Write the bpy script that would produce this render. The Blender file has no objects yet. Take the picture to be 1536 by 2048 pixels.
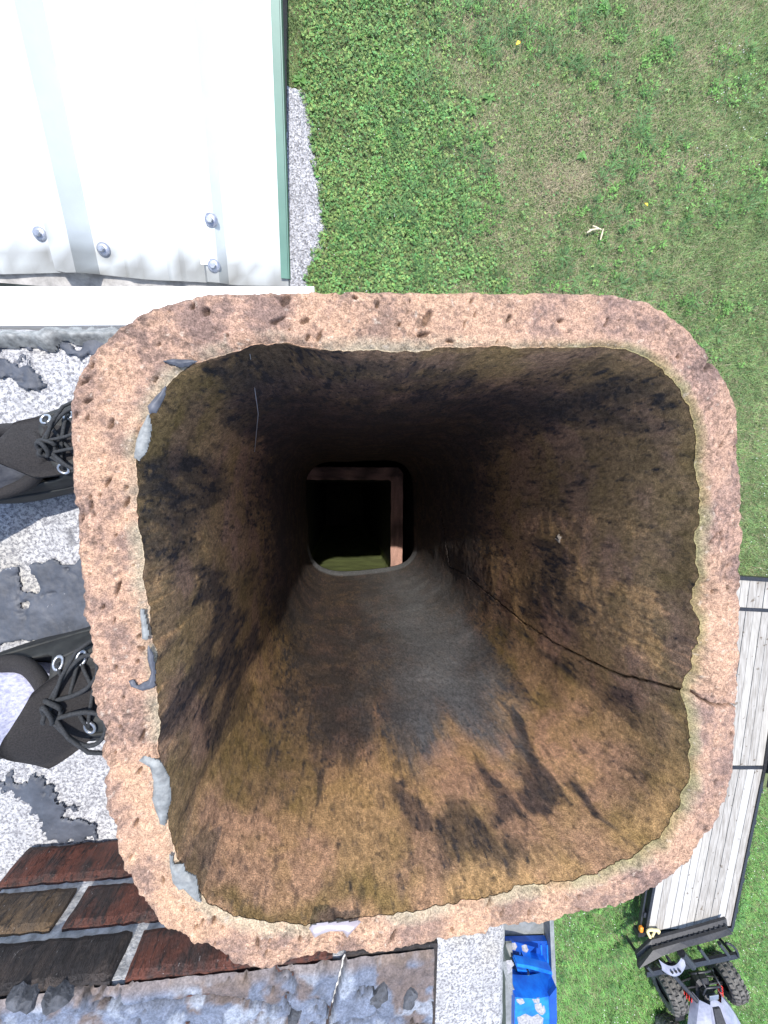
import bpy, math, random
import numpy as np
from mathutils import Matrix, Vector

# ------------------------------------------------------------------ camera
SC = bpy.context.scene
F, CX, CY, H = 769.0, 768.0, 1024.0, 7.0       # focal length and centre in photo pixels, lens height
_d = np.array([-86/F, 51/F, -1.0]); _d /= np.linalg.norm(_d)
_t = np.array([0, 0, -1.0]); _v = np.cross(_d, _t); _c = _d @ _t
_K = np.array([[0, -_v[2], _v[1]], [_v[2], 0, -_v[0]], [-_v[1], _v[0], 0]])
ROT = np.eye(3) + _K + _K @ _K/(1 + _c)
cam = bpy.data.cameras.new('camera'); cam_ob = bpy.data.objects.new('camera', cam)
SC.collection.objects.link(cam_ob); SC.camera = cam_ob
cam.sensor_fit = 'VERTICAL'; cam.sensor_height = 24.0; cam.lens = F/2048*24.0
cam.clip_start = 0.01; cam.clip_end = 2000
cam_ob.matrix_world = Matrix.Translation((0, 0, H)) @ Matrix(ROT.tolist()).to_4x4()

# ------------------------------------------------------------------ light
SUN_FROM = Vector((-0.018, 0.272, 1.0)).normalized()
W = bpy.data.worlds.new('World'); SC.world = W; W.use_nodes = True
nt = W.node_tree; bgn = nt.nodes['Background']
sky = nt.nodes.new('ShaderNodeTexSky'); sky.sky_type = 'NISHITA'; sky.sun_disc = False
sky.sun_elevation = math.asin(SUN_FROM.z); sky.sun_rotation = math.atan2(SUN_FROM.x, SUN_FROM.y)
nt.links.new(sky.outputs[0], bgn.inputs[0]); bgn.inputs[1].default_value = 0.15
sl = bpy.data.lights.new('sun', 'SUN'); sl.energy = 2.9; sl.angle = math.radians(0.53); sl.color = (1.0, 0.96, 0.9)
so = bpy.data.objects.new('sun', sl); SC.collection.objects.link(so)
so.rotation_euler = (-SUN_FROM).to_track_quat('-Z', 'Y').to_euler(); so.location = (0, 3, 20)
vs = SC.view_settings; vs.view_transform = 'Standard'; vs.look = 'None'; vs.gamma = 1; vs.exposure = 1.1
vs.use_curve_mapping = False
SC.render.engine = 'CYCLES'; SC.cycles.max_bounces = 8; SC.cycles.diffuse_bounces = 5

rng = np.random.default_rng(7); random.seed(7)

# ------------------------------------------------------------------ helpers: projection
def P(px, py, dep):
    """world point seen at a photo pixel, dep metres below the lens"""
    q = ROT @ np.array([(px-CX)/F, (CY-py)/F, -1.0]); q = q*dep/-q[2]
    return np.array([q[0], q[1], H-dep])
def PP(pts, dep): return np.array([P(x, y, dep) for x, y in pts])
def pix(V):
    q = (V-np.array([0, 0, H])) @ ROT
    return CX + F*q[:, 0]/-q[:, 2], CY - F*q[:, 1]/-q[:, 2]

# ------------------------------------------------------------------ helpers: noise
def _h(ix, iy, iz):
    n = (ix.astype(np.int64)*374761393 + iy.astype(np.int64)*668265263 + iz.astype(np.int64)*2147483647) & 0xffffffff
    n = ((n ^ (n >> 13))*1274126177) & 0xffffffff
    n = ((n ^ (n >> 16))*2246822519) & 0xffffffff
    return ((n ^ (n >> 15)) & 0xffffff)/float(0xffffff)
def vnoise(p):
    i = np.floor(p); f = p-i; f = f*f*(3-2*f); i = i.astype(np.int64); r = 0
    for a in (0, 1):
        wa = f[:, 0] if a else 1-f[:, 0]
        for b in (0, 1):
            wb = f[:, 1] if b else 1-f[:, 1]
            for c in (0, 1):
                wc = f[:, 2] if c else 1-f[:, 2]
                r = r + wa*wb*wc*_h(i[:, 0]+a, i[:, 1]+b, i[:, 2]+c)
    return r
def fbm(p, scale, octv=4, seed=0, gain=.5):
    p = np.asarray(p, float)*scale + seed*17.31; a = 1; s = 0; t = 0
    for _ in range(octv):
        s = s + a*vnoise(p); t += a; a *= gain; p = p*2.03+5.7
    return s/t
def sstep(a, b, x):
    t = np.clip((x-a)/(b-a), 0, 1); return t*t*(3-2*t)
def poly_sdf(x, y, poly):
    """signed distance, positive inside"""
    poly = np.asarray(poly, float); n = len(poly); d = np.full(x.shape, 1e9); ins = np.zeros(x.shape, bool)
    for k in range(n):
        a, b = poly[k], poly[(k+1) % n]; ex, ey = b-a
        wx, wy = x-a[0], y-a[1]; t = np.clip((wx*ex+wy*ey)/(ex*ex+ey*ey+1e-12), 0, 1)
        d = np.minimum(d, (wx-ex*t)**2+(wy-ey*t)**2)
        c = ((a[1] > y) != (b[1] > y)) & (x < (b[0]-a[0])*(y-a[1])/(b[1]-a[1]+1e-12)+a[0])
        ins ^= c
    return np.where(ins, 1, -1)*np.sqrt(d)
def line_dist(x, y, pl):
    d = np.full(x.shape, 1e9)
    for a, b in zip(pl[:-1], pl[1:]):
        ex, ey = b[0]-a[0], b[1]-a[1]; t = np.clip(((x-a[0])*ex+(y-a[1])*ey)/(ex*ex+ey*ey), 0, 1)
        d = np.minimum(d, np.hypot(x-a[0]-ex*t, y-a[1]-ey*t))
    return d

# ------------------------------------------------------------------ helpers: objects
COL = SC.collection
def link(o, parent=None, label=None, cat=None, group=None, kind=None):
    COL.objects.link(o)
    if parent is not None: o.parent = parent
    if label: o['label'] = label
    if cat: o['category'] = cat
    if group: o['group'] = group
    if kind: o['kind'] = kind
    return o
def empty(name, loc=(0, 0, 0), rz=0, **k):
    o = bpy.data.objects.new(name, None); o.empty_display_size = .05
    o.location = loc; o.rotation_euler = (0, 0, rz); return link(o, **k)
def np_mesh(name, V, Fc, mat, smooth=True, col=None, parent=None, loc=None, **k):
    """mesh from arrays; Fc is (n,3) or (n,4) or a list of index lists"""
    me = bpy.data.meshes.new(name)
    if isinstance(Fc, np.ndarray):
        n, m = Fc.shape
        me.vertices.add(len(V)); me.vertices.foreach_set('co', np.ascontiguousarray(V, np.float32).ravel())
        me.loops.add(n*m); me.loops.foreach_set('vertex_index', np.ascontiguousarray(Fc, np.int32).ravel())
        me.polygons.add(n); me.polygons.foreach_set('loop_start', np.arange(0, n*m, m, dtype=np.int32))
        me.update(calc_edges=True)
    else:
        me.from_pydata([tuple(map(float, v)) for v in V], [], [tuple(int(i) for i in f) for f in Fc]); me.update()
    me.polygons.foreach_set('use_smooth', np.full(len(me.polygons), smooth))
    if col is not None:
        a = me.attributes.new('col', 'FLOAT_COLOR', 'POINT'); c = np.ones((len(V), 4), np.float32); c[:, :3] = col
        a.data.foreach_set('color', c.ravel())
    me.materials.append(mat)
    o = bpy.data.objects.new(name, me)
    if loc is not None: o.location = loc
    return link(o, parent=parent, **k)
def grid_faces(nu, nv, wrap=False):
    """vertex (i,j) = i*nv+j ; i over nu (may wrap)"""
    iu = np.arange(nu if wrap else nu-1); jv = np.arange(nv-1); I, J = np.meshgrid(iu, jv, indexing='ij'); I2 = (I+1) % nu
    return np.stack([I*nv+J, I2*nv+J, I2*nv+J+1, I*nv+J+1], -1).reshape(-1, 4)
class MB:
    def __init__(s): s.v = []; s.f = []
    def add(s, V, Fc):
        n = len(s.v); s.v += [tuple(map(float, p)) for p in V]; s.f += [tuple(int(i)+n for i in f) for f in Fc]; return s
    def box(s, c, sz, M=None, bev=0.0):
        x, y, z = (np.array(sz)/2.0); b = min(bev, x*.45, y*.45, z*.45)
        if b <= 0:
            V = [(i*x, j*y, k*z) for i in (-1, 1) for j in (-1, 1) for k in (-1, 1)]
            Fc = [(0, 1, 3, 2), (4, 6, 7, 5), (0, 4, 5, 1), (2, 3, 7, 6), (0, 2, 6, 4), (1, 5, 7, 3)]
        else:
            def ring(ix, iy, zz): return [(-ix+b, -iy, zz), (ix-b, -iy, zz), (ix, -iy+b, zz), (ix, iy-b, zz), (ix-b, iy, zz), (-ix+b, iy, zz), (-ix, iy-b, zz), (-ix, -iy+b, zz)]
            V = ring(x-b, y-b, -z)+ring(x, y, -z+b)+ring(x, y, z-b)+ring(x-b, y-b, z); Fc = [tuple(range(7, -1, -1)), tuple(range(24, 32))]
            for r in range(3):
                for k in range(8): Fc.append((r*8+k, r*8+(k+1) % 8, r*8+8+(k+1) % 8, r*8+8+k))
        V = np.array(V)
        if M is not None: V = V @ np.array(M).T
        return s.add(V+np.array(c), Fc)
    def tube(s, pts, r, n=8, closed=False, cap=True):
        pts = np.array(pts, float); m = len(pts); rr = np.broadcast_to(np.array(r, float), (m,))
        T = (np.roll(pts, -1, 0)-np.roll(pts, 1, 0)) if closed else np.gradient(pts, axis=0)
        T /= np.linalg.norm(T, axis=1)[:, None]+1e-12
        up = np.array([0, 0, 1.0]) if abs(T[0][2]) < .9 else np.array([1.0, 0, 0])
        V = []; a = np.linspace(0, 2*np.pi, n, endpoint=False)
        for k in range(m):
            x = np.cross(up, T[k]); x /= np.linalg.norm(x)+1e-12; y = np.cross(T[k], x); up = y
            V += list(pts[k]+rr[k]*(np.cos(a)[:, None]*x+np.sin(a)[:, None]*y))
        Fc = []
        for k in range(m if closed else m-1):
            k2 = (k+1) % m
            for j in range(n): Fc.append((k*n+j, k*n+(j+1) % n, k2*n+(j+1) % n, k2*n+j))
        if cap and not closed: Fc += [tuple(range(n-1, -1, -1)), tuple((m-1)*n+j for j in range(n))]
        return s.add(V, Fc)
    def lathe(s, prof, n=24, M=None, c=(0, 0, 0)):
        """prof: (radius, height) list, about z"""
        a = np.linspace(0, 2*np.pi, n, endpoint=False); m = len(prof)
        V = np.array([(r*np.cos(t), r*np.sin(t), z) for t in a for r, z in prof])
        if M is not None: V = V @ np.array(M).T
        return s.add(V+np.array(c), grid_faces(n, m, True))
    def prism(s, top, thick):
        """top: (n,3) polygon; extruded straight down"""
        top = np.array(top, float); n = len(top); x, y = top[:, 0], top[:, 1]
        if np.sum(x*np.roll(y, -1)-y*np.roll(x, -1)) < 0: top = top[::-1]
        bot = top-np.array([0, 0, thick]); Fc = [tuple(range(n)), tuple(range(2*n-1, n-1, -1))]
        for k in range(n): Fc.append((k, n+k, n+(k+1) % n, (k+1) % n))
        return s.add(np.vstack([top, bot]), Fc)
    def slab(s, quad, thick, nrm):
        """4 corners of a sloping plate, thickened along -nrm"""
        q = np.array(quad, float); b = q-np.array(nrm)*thick
        Fc = [(0, 1, 2, 3), (7, 6, 5, 4)]+[(k, 4+k, 4+(k+1) % 4, (k+1) % 4) for k in range(4)]
        return s.add(np.vstack([q, b]), Fc)
    def build(s, name, mat, parent=None, smooth=False, loc=None, col=None, **k):
        return np_mesh(name, np.array(s.v), s.f, mat, smooth=smooth, parent=parent, loc=loc, col=col, **k)
def rotz(a): c, s = math.cos(a), math.sin(a); return np.array([[c, -s, 0], [s, c, 0], [0, 0, 1.0]])
def roty(a): c, s = math.cos(a), math.sin(a); return np.array([[c, 0, s], [0, 1, 0], [-s, 0, c]])
def rotx(a): c, s = math.cos(a), math.sin(a); return np.array([[1.0, 0, 0], [0, c, -s], [0, s, c]])

# ------------------------------------------------------------------ helpers: materials
def nodes(name):
    m = bpy.data.materials.new(name); m.use_nodes = True; t = m.node_tree; return m, t, t.nodes['Principled BSDF']
def N(t, kind, **k):
    n = t.nodes.new(kind)
    for a, b in k.items():
        if a.startswith('i_'): n.inputs[a[2:].replace('_', ' ')].default_value = b
        else: setattr(n, a, b)
    return n
def mixc(t, fac, a, b, mode='MIX'):
    n = t.nodes.new('ShaderNodeMix'); n.data_type = 'RGBA'; n.blend_type = mode
    for s, v in ((0, fac), (6, a), (7, b)):
        if isinstance(v, (int, float)): n.inputs[s].default_value = v
        elif isinstance(v, tuple): n.inputs[s].default_value = (*v, 1)
        else: t.links.new(v, n.inputs[s])
    return n.outputs[2]
def ramp(t, src, stops):
    r = t.nodes.new('ShaderNodeValToRGB'); e = r.color_ramp.elements
    while len(e) < len(stops): e.new(.5)
    for k, (p, c) in enumerate(stops):
        e[k].position = p; e[k].color = (*c, 1) if isinstance(c, tuple) else (c, c, c, 1)
    t.links.new(src, r.inputs[0]); return r.outputs[0]
def noise(t, scale, detail=5, rough=.6, coord='Object', stretch=None, dist=0):
    tc = t.nodes.new('ShaderNodeTexCoord'); n = N(t, 'ShaderNodeTexNoise'); n.inputs['Scale'].default_value = scale
    n.inputs['Detail'].default_value = detail; n.inputs['Roughness'].default_value = rough; n.inputs['Distortion'].default_value = dist
    if stretch:
        mp = t.nodes.new('ShaderNodeMapping'); mp.inputs['Scale'].default_value = stretch
        t.links.new(tc.outputs[coord], mp.inputs[0]); t.links.new(mp.outputs[0], n.inputs['Vector'])
    else: t.links.new(tc.outputs[coord], n.inputs['Vector'])
    return n.outputs['Fac']
def bump(t, b, src, strength, dist):
    n = t.nodes.new('ShaderNodeBump'); n.inputs['Strength'].default_value = strength; n.inputs['Distance'].default_value = dist
    t.links.new(src, n.inputs['Height']); t.links.new(n.outputs[0], b.inputs['Normal'])
def pm(name, c1, c2, scale=20, rough=.7, bmp=0.0, bdist=.002, metal=0.0, spec=.5, detail=5, lo=.35, hi=.65, stretch=None, coat=0):
    m, t, b = nodes(name); f = noise(t, scale, detail, stretch=stretch)
    t.links.new(mixc(t, ramp(t, f, [(lo, 0.0), (hi, 1.0)]), c1, c2), b.inputs['Base Color'])
    b.inputs['Roughness'].default_value = rough; b.inputs['Metallic'].default_value = metal
    b.inputs['Specular IOR Level'].default_value = spec; b.inputs['Coat Weight'].default_value = coat
    if bmp: bump(t, b, noise(t, scale*2.5, 4, stretch=stretch), bmp, bdist)
    return m
def attr_mat(name, layers, rough=.85, bscale=600, bmp=.4, bdist=.0015, spec=.3, stretch=None, trans=0.0):
    """colour comes from the mesh's own 'col' attribute; fine grain is multiplied on"""
    m, t, b = nodes(name); at = t.nodes.new('ShaderNodeAttribute'); at.attribute_name = 'col'; c = at.outputs['Color']
    for sc, lo, hi, dark, light in layers:
        f = ramp(t, noise(t, sc, 3, .65, stretch=stretch), [(lo, dark), (hi, light)]); c = mixc(t, 1.0, c, f, 'MULTIPLY')
    t.links.new(c, b.inputs['Base Color']); b.inputs['Roughness'].default_value = rough; b.inputs['Specular IOR Level'].default_value = spec
    if bmp: bump(t, b, noise(t, bscale, 4), bmp, bdist)
    if trans:
        tr = t.nodes.new('ShaderNodeBsdfTranslucent'); t.links.new(c, tr.inputs[0]); mx = t.nodes.new('ShaderNodeMixShader'); mx.inputs[0].default_value = trans
        t.links.new(b.outputs[0], mx.inputs[1]); t.links.new(tr.outputs[0], mx.inputs[2]); t.links.new(mx.outputs[0], t.nodes['Material Output'].inputs[0])
    return m

M = {}
M['black_metal'] = pm('black_metal', (.012, .013, .016), (.03, .03, .034), 30, .45, .15, .001)
M['black_rubber'] = pm('black_rubber', (.02, .02, .021), (.045, .043, .04), 40, .8, .3, .002)
M['steel'] = pm('steel', (.35, .37, .4), (.55, .57, .6), 200, .35, .1, .0005, metal=.8)
M['galv'] = pm('galvanised_washer', (.25, .27, .33), (.42, .44, .5), 300, .4, .1, .0003, metal=.6)
M['green_trim'] = pm('green_painted_trim', (.07, .16, .125), (.10, .21, .165), 12, .45, .05, .001)
M['white_sheet'] = pm('white_coated_sheet', (.78, .8, .8), (.86, .87, .86), 5, .35, .03, .001)
M['grey_sealant_strip'] = pm('grey_sealant_strip', (.22, .21, .2), (.42, .40, .38), 60, .8, .4, .002)
M['dark_siding'] = pm('dark_siding', (.012, .012, .016), (.035, .033, .04), 40, .7, .3, .002)
M['house_wall'] = pm('house_wall', (.25, .25, .24), (.32, .31, .3), 6, .8, .1)
M['smear_grey'] = pm('grey_smear', (.13, .135, .135), (.27, .28, .275), 170, .6, .4, .0012)
M['smear_dark'] = pm('dark_smear', (.045, .05, .065), (.10, .105, .125), 150, .55, .3, .001)
M['smear_pale'] = pm('pale_smear', (.27, .23, .25), (.36, .33, .36), 60, .3, .1, .0006, coat=.3)
m, t, b = nodes('dark_sealant'); c = ramp(t, noise(t, 30, 6, .7), [(.3, (.028, .033, .045)), (.7, (.085, .095, .12))])
c = mixc(t, ramp(t, noise(t, 55, 5, .75), [(.66, 0.0), (.70, 1.0)]), c, (.42, .43, .46)); t.links.new(c, b.inputs['Base Color']); b.inputs['Roughness'].default_value = .6; bump(t, b, noise(t, 140, 5, .7), .5, .0015)
M['sealant'] = m
M['shoe'] = pm('black_shoe_leather', (.008, .009, .0095), (.026, .028, .027), 70, .7, .3, .0008)
M['shoe_mesh'] = pm('shoe_mesh', (.008, .007, .008), (.028, .025, .025), 900, .85, .6, .0008)
M['lace'] = pm('lace_cord', (.013, .0145, .017), (.036, .039, .043), 700, .85, .5, .0006)
M['sock'] = pm('lilac_sock', (.34, .35, .50), (.60, .61, .72), 420, .9, .8, .001, stretch=(.10, 1, 1))
M['trouser'] = pm('trouser_cloth', (.05, .055, .07), (.08, .085, .1), 200, .9, .3, .001)
M['blue'] = pm('blue_plastic', (.008, .10, .55), (.012, .20, .75), 18, .35, .1, .001)
M['blue_shaded'] = pm('shaded_blue_plastic', (.006, .055, .30), (.01, .08, .38), 16, .4, .1, .001)  # same blue plastic with the shade of its shadowed faces put into the colour
M['splash'] = pm('mortar_splash', (.20, .20, .21), (.38, .37, .39), 90, .85, .5, .002)
M['ladder_grey'] = pm('ladder_grey', (.2, .21, .2), (.32, .33, .32), 25, .5, .1, .001, metal=.3)
M['atv_white'] = pm('pale_vehicle_plastic', (.20, .21, .27), (.31, .32, .40), 6, .3, .02, .001, coat=.3)
M['atv_black'] = pm('dark_vehicle_plastic', (.012, .012, .014), (.03, .03, .034), 20, .5, .1, .001)
M['red'] = pm('red_spring', (.5, .02, .02), (.62, .04, .03), 40, .4, .1, .001)
M['tyre'] = pm('dusty_tyre', (.035, .034, .033), (.16, .15, .135), 14, .9, .4, .003)
M['orange_lens'] = pm('orange_lens', (.75, .2, .02), (.85, .3, .03), 40, .3)
M['yellow_strap'] = pm('yellow_strap', (.6, .5, .22), (.75, .68, .4), 80, .9, .3, .001)

# ================================================================== GROUND
def lawn_zone(X, Y):
    """fields over the lawn: clover amount, dryness, bright"""
    p = np.stack([X, Y, np.zeros_like(X)], -1)
    big = fbm(p, .55, 3, 3); mid = fbm(p, 1.6, 3, 5); fine = fbm(p, 5.0, 3, 9)
    clover = sstep(3.1, .9, X+2.6*(mid-.5)+1.6*(fine-.5)+.12*(Y-4))*sstep(2.0, 2.6, Y)*sstep(-.75, -.45, X)
    dryb = sstep(.6, 2.6, X)*sstep(8.6, 4.6, X)*sstep(1.5, 3.2, Y)
    dry = np.clip(dryb*(sstep(.42, .68, big*.45+mid*.55)*.75+.32) + .22*sstep(.55, .75, mid)*sstep(1.5, 3, Y), 0, 1)
    dry = np.clip(dry*(.25+1.4*fine)*.95, 0, 1)*(1-.85*clover)
    return clover, dry, fine, mid
gm, t, b = nodes('lawn_soil')
big = ramp(t, noise(t, .6, 4), [(.35, (.075, .10, .036)), (.65, (.12, .15, .06))])
dry = ramp(t, noise(t, 1.7, 5, .65), [(.45, 0.0), (.68, 1.0)])
c = mixc(t, dry, big, (.22, .185, .115)); c = mixc(t, 1.0, c, ramp(t, noise(t, 35, 4, .7), [(.3, .45), (.7, 1.3)]), 'MULTIPLY')
t.links.new(c, b.inputs['Base Color']); b.inputs['Roughness'].default_value = .95; bump(t, b, noise(t, 40, 4), .6, .03)
Vg = []; g0 = np.concatenate([[-400, -120, -40, -18], np.linspace(-14, 14, 57), [18, 40, 120, 400]])
GX, GY = np.meshgrid(g0, g0, indexing='ij')
GZ = np.where((abs(GX) < 14) & (abs(GY) < 14), (fbm(np.stack([GX.ravel(), GY.ravel(), 0*GX.ravel()], -1), .5, 3).reshape(GX.shape)-.5)*.03, 0)
np_mesh('lawn', np.stack([GX, GY, GZ], -1).reshape(-1, 3), grid_faces(len(g0), len(g0)), gm, kind='structure')

# gravel strip along the house wall
gv, t, b = nodes('grey_gravel')
vor = N(t, 'ShaderNodeTexVoronoi'); vor.inputs['Scale'].default_value = 42; tc = t.nodes.new('ShaderNodeTexCoord'); t.links.new(tc.outputs['Object'], vor.inputs['Vector'])
c = ramp(t, vor.outputs['Color'], [(.1, (.16, .16, .17)), (.5, (.34, .34, .36)), (.9, (.55, .55, .58))])
c = mixc(t, .8, c, ramp(t, noise(t, 3, 5), [(.3, .75), (.7, 1.15)]), 'MULTIPLY'); t.links.new(c, b.inputs['Base Color']); b.inputs['Roughness'].default_value = .9
bump(t, b, vor.outputs['Distance'], .8, .02)
gpx = [(560, 175), (583, 183), (603, 200), (612, 240), (622, 290), (628, 330), (636, 360), (640, 400), (642, 450), (636, 490), (622, 520), (612, 560), (606, 600), (600, 640), (560, 640)]
gxy = PP(gpx, H)[:, :2]
xs = np.arange(-1.4, .1, .02); ys = np.arange(2.2, 7.4, .02); X, Y = np.meshgrid(xs, ys, indexing='ij')
p3 = np.stack([X.ravel(), Y.ravel(), 0*X.ravel()], -1)
gsd = poly_sdf(X.ravel(), Y.ravel(), gxy)+(fbm(p3, 6, 4, 2)-.5)*.35
Z = .03+np.clip(gsd, -.1, .06)*.5+(fbm(p3, 40, 2, 4)-.5)*.03
Fg = grid_faces(len(xs), len(ys)); Fg = Fg[(gsd[Fg] > -.08).all(1)]
np_mesh('gravel_strip', np.stack([X.ravel(), Y.ravel(), Z], -1), Fg, gv, kind='structure', smooth=False)
def on_gravel(x, y):
    return poly_sdf(x, y, gxy)+(fbm(np.stack([x, y, 0*x], -1), 6, 4, 2)-.5)*.35

# grass blades: lawn areas within sight of the chimney top (with a margin)
areas = [(-1.0, 10.2, 2.2, 10.4, 3300), (6.6, 10.4, -3.0, 2.2, 2300), (2.6, 11.0, -13.2, -6.5, 2600)]
bx = []; by = []
for x0, x1, y0, y1, dens in areas:
    n = int((x1-x0)*(y1-y0)*dens); bx.append(rng.uniform(x0, x1, n)); by.append(rng.uniform(y0, y1, n))
bx = np.concatenate(bx); by = np.concatenate(by)
cl, dr, fi, mi = lawn_zone(bx, by); g = on_gravel(bx, by)
keep = (rng.random(len(bx)) > .55*cl) & (g < .04*rng.standard_normal(len(bx))) & ((bx > -.78) | (by > 6.6)) & (rng.random(len(bx)) > .25*dr)
bx, by, cl, dr, fi, mi = [a[keep] for a in (bx, by, cl, dr, fi, mi)]
n = len(bx); ang = rng.uniform(0, 2*np.pi, n); ln = rng.uniform(.045, .13, n)*(1-.3*dr); wd = rng.uniform(.005, .012, n)
tilt = rng.uniform(.5, 1.45, n); dx, dy = np.cos(ang), np.sin(ang); bz = rng.uniform(0, .012, n)
base = np.stack([bx, by, bz], -1); side = np.stack([-dy, dx, 0*dx], -1)*wd[:, None]/2
tip = base+np.stack([dx*np.sin(tilt), dy*np.sin(tilt), np.cos(tilt)], -1)*ln[:, None]
V = np.stack([base-side, base+side, tip], 1).reshape(-1, 3)
isdry = rng.random(n) < dr*.85+.06
gc = np.array([.19, .295, .11])*(1+.9*(rng.random((n, 1))-.5))*(.35+1.3*fbm(np.stack([bx, by, 0*bx], -1), 9, 3, 77)[:, None])*(.7+.6*mi[:, None])*1.12
gc[:, 0] *= 1+.55*(rng.random(n)-.4); wet = sstep(-5, -8, by); gc *= 1+wet[:, None]*np.array([-.12, .22, -.1])
dc = np.array([.44, .38, .25])*(.65+.7*rng.random((n, 1)))
bc = np.where(isdry[:, None], dc, gc)
M['grass'] = attr_mat('grass_blade', [], rough=.55, bmp=0, trans=.3)
np_mesh('grass', V, np.arange(3*n).reshape(-1, 3), M['grass'], smooth=False, col=np.repeat(bc, 3, 0), kind='stuff',
        label='short patchy lawn grass with dry straw patches', cat='grass')

# clover: trefoils of three small leaves
n = 52000; cx = rng.uniform(-.8, 4.2, n); cy = rng.uniform(2.3, 10.0, n); c_, d_, f_, m_ = lawn_zone(cx, cy)
k = (rng.random(n) < np.clip(c_*1.1+.05, 0, 1)) & (on_gravel(cx, cy) < 0); cx, cy = cx[k], cy[k]
n2 = 9000; ex = rng.uniform(3, 10, n2); ey = np.concatenate([rng.uniform(-13, -7, n2//2), rng.uniform(2.5, 10, n2-n2//2)])
e3 = fbm(np.stack([ex, ey, 0*ex], -1), 1.1, 3, 21); k = e3 > .52; cx = np.concatenate([cx, ex[k]]); cy = np.concatenate([cy, ey[k]])
n = len(cx); a0 = rng.uniform(0, 2*np.pi, n); hz = rng.uniform(.03, .085, n); sz = rng.uniform(.011, .026, n)
Vs = []; 
for q in range(3):
    a = a0+q*2.094; tl = rng.uniform(-.35, .5, n)
    o_ = np.stack([cx, cy, hz], -1); dv = np.stack([np.cos(a), np.sin(a), tl], -1)*sz[:, None]; sv = np.stack([-np.sin(a), np.cos(a), rng.uniform(-.3, .3, n)], -1)*sz[:, None]*.55
    Vs.append(np.stack([o_, o_+dv*.6-sv, o_+dv*1.15, o_+dv*.6+sv], 1))
V = np.stack(Vs, 1).reshape(-1, 3)
cc = np.array([.165, .33, .10])*(.35+1.1*rng.random((n, 1)))*(.4+1.2*fbm(np.stack([cx, cy, 0*cx], -1), 7, 3, 78)[:, None]); cc[:, 0] *= .7+.9*rng.random(n)
np_mesh('clover', V, np.arange(len(V)).reshape(-1, 4), M['grass'], smooth=False, col=np.repeat(cc, 12, 0), kind='stuff', label='bright green clover growing along the gravel strip', cat='clover')
# scattered broadleaf sprigs and longer tufts that break up the mown lawn
n = 2400; tx = rng.uniform(-.3, 10, n); ty = np.where(rng.random(n) < .7, rng.uniform(2.4, 10, n), rng.uniform(-13, -6.5, n)); k = fbm(np.stack([tx, ty, 0*tx], -1), .9, 3, 55) > .47; tx, ty = tx[k], ty[k]
VV = []; CCc = []
for x_, y_ in zip(tx, ty):
    m_ = rng.integers(10, 34); sp_ = rng.uniform(.03, .10); kind_ = rng.random() < .6; a = rng.uniform(0, 6.28, m_); rr_ = sp_*np.sqrt(rng.random(m_)); L_ = rng.uniform(.03, .06, m_) if kind_ else rng.uniform(.09, .2, m_); w_ = L_*(.42 if kind_ else .07)
    a2 = a+rng.uniform(-.8, .8, m_); dv = np.stack([np.cos(a2), np.sin(a2), rng.uniform(-.1, .7, m_)], -1)*L_[:, None]; sv = np.stack([-np.sin(a2), np.cos(a2), 0*a2], -1)*w_[:, None]*.5
    o_ = np.stack([x_+rr_*np.cos(a), y_+rr_*np.sin(a), rng.uniform(.03, .08, m_)], -1); VV.append(np.stack([o_, o_+dv*.5-sv, o_+dv, o_+dv*.5+sv], 1).reshape(-1, 3))
    CCc.append(np.repeat(np.array([.16, .34, .08] if kind_ else [.11, .23, .08])*rng.uniform(.6, 1.3)*rng.uniform(.7, 1.3, (m_, 1)), 4, 0))
V = np.vstack(VV); np_mesh('lawn_sprigs', V, np.arange(len(V)).reshape(-1, 4), M['grass'], smooth=False, col=np.vstack(CCc), kind='stuff', label='small leafy sprigs and longer tufts through the lawn', cat='grass')
# clover flower heads: tiny octahedra
n = 4200; fx = rng.uniform(2.6, 10.5, n); fy = rng.uniform(-13, 9.8, n); f3 = fbm(np.stack([fx, fy, 0*fx], -1), .5, 3, 33)
k = ((fy < -6.5) & (f3 > .38)) | ((fy > -2) & (fx > 6.6) & (f3 > .5)); fx, fy = fx[k], fy[k]
n1 = 150; fx = np.concatenate([fx, rng.uniform(-.4, 2.2, n1)]); fy = np.concatenate([fy, rng.uniform(2.6, 9, n1)]); n = len(fx); r = rng.uniform(.006, .013, n)
od = np.array([[1, 0, 0], [0, 1, 0], [-1, 0, 0], [0, -1, 0], [0, 0, 1], [0, 0, -1]]); V = (np.stack([fx, fy, rng.uniform(.06, .1, n)], -1)[:, None, :]+od[None]*r[:, None, None]).reshape(-1, 3)
of = np.array([[0, 1, 4], [1, 2, 4], [2, 3, 4], [3, 0, 4], [1, 0, 5], [2, 1, 5], [3, 2, 5], [0, 3, 5]])
np_mesh('clover_flowers', V, (np.arange(n)[:, None, None]*6+of[None]).reshape(-1, 3), pm('clover_flower', (.6, .62, .52), (.75, .75, .7), 20, .8), kind='stuff', label='tiny white clover flower heads dotted over the lawn', cat='flowers')

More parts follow.
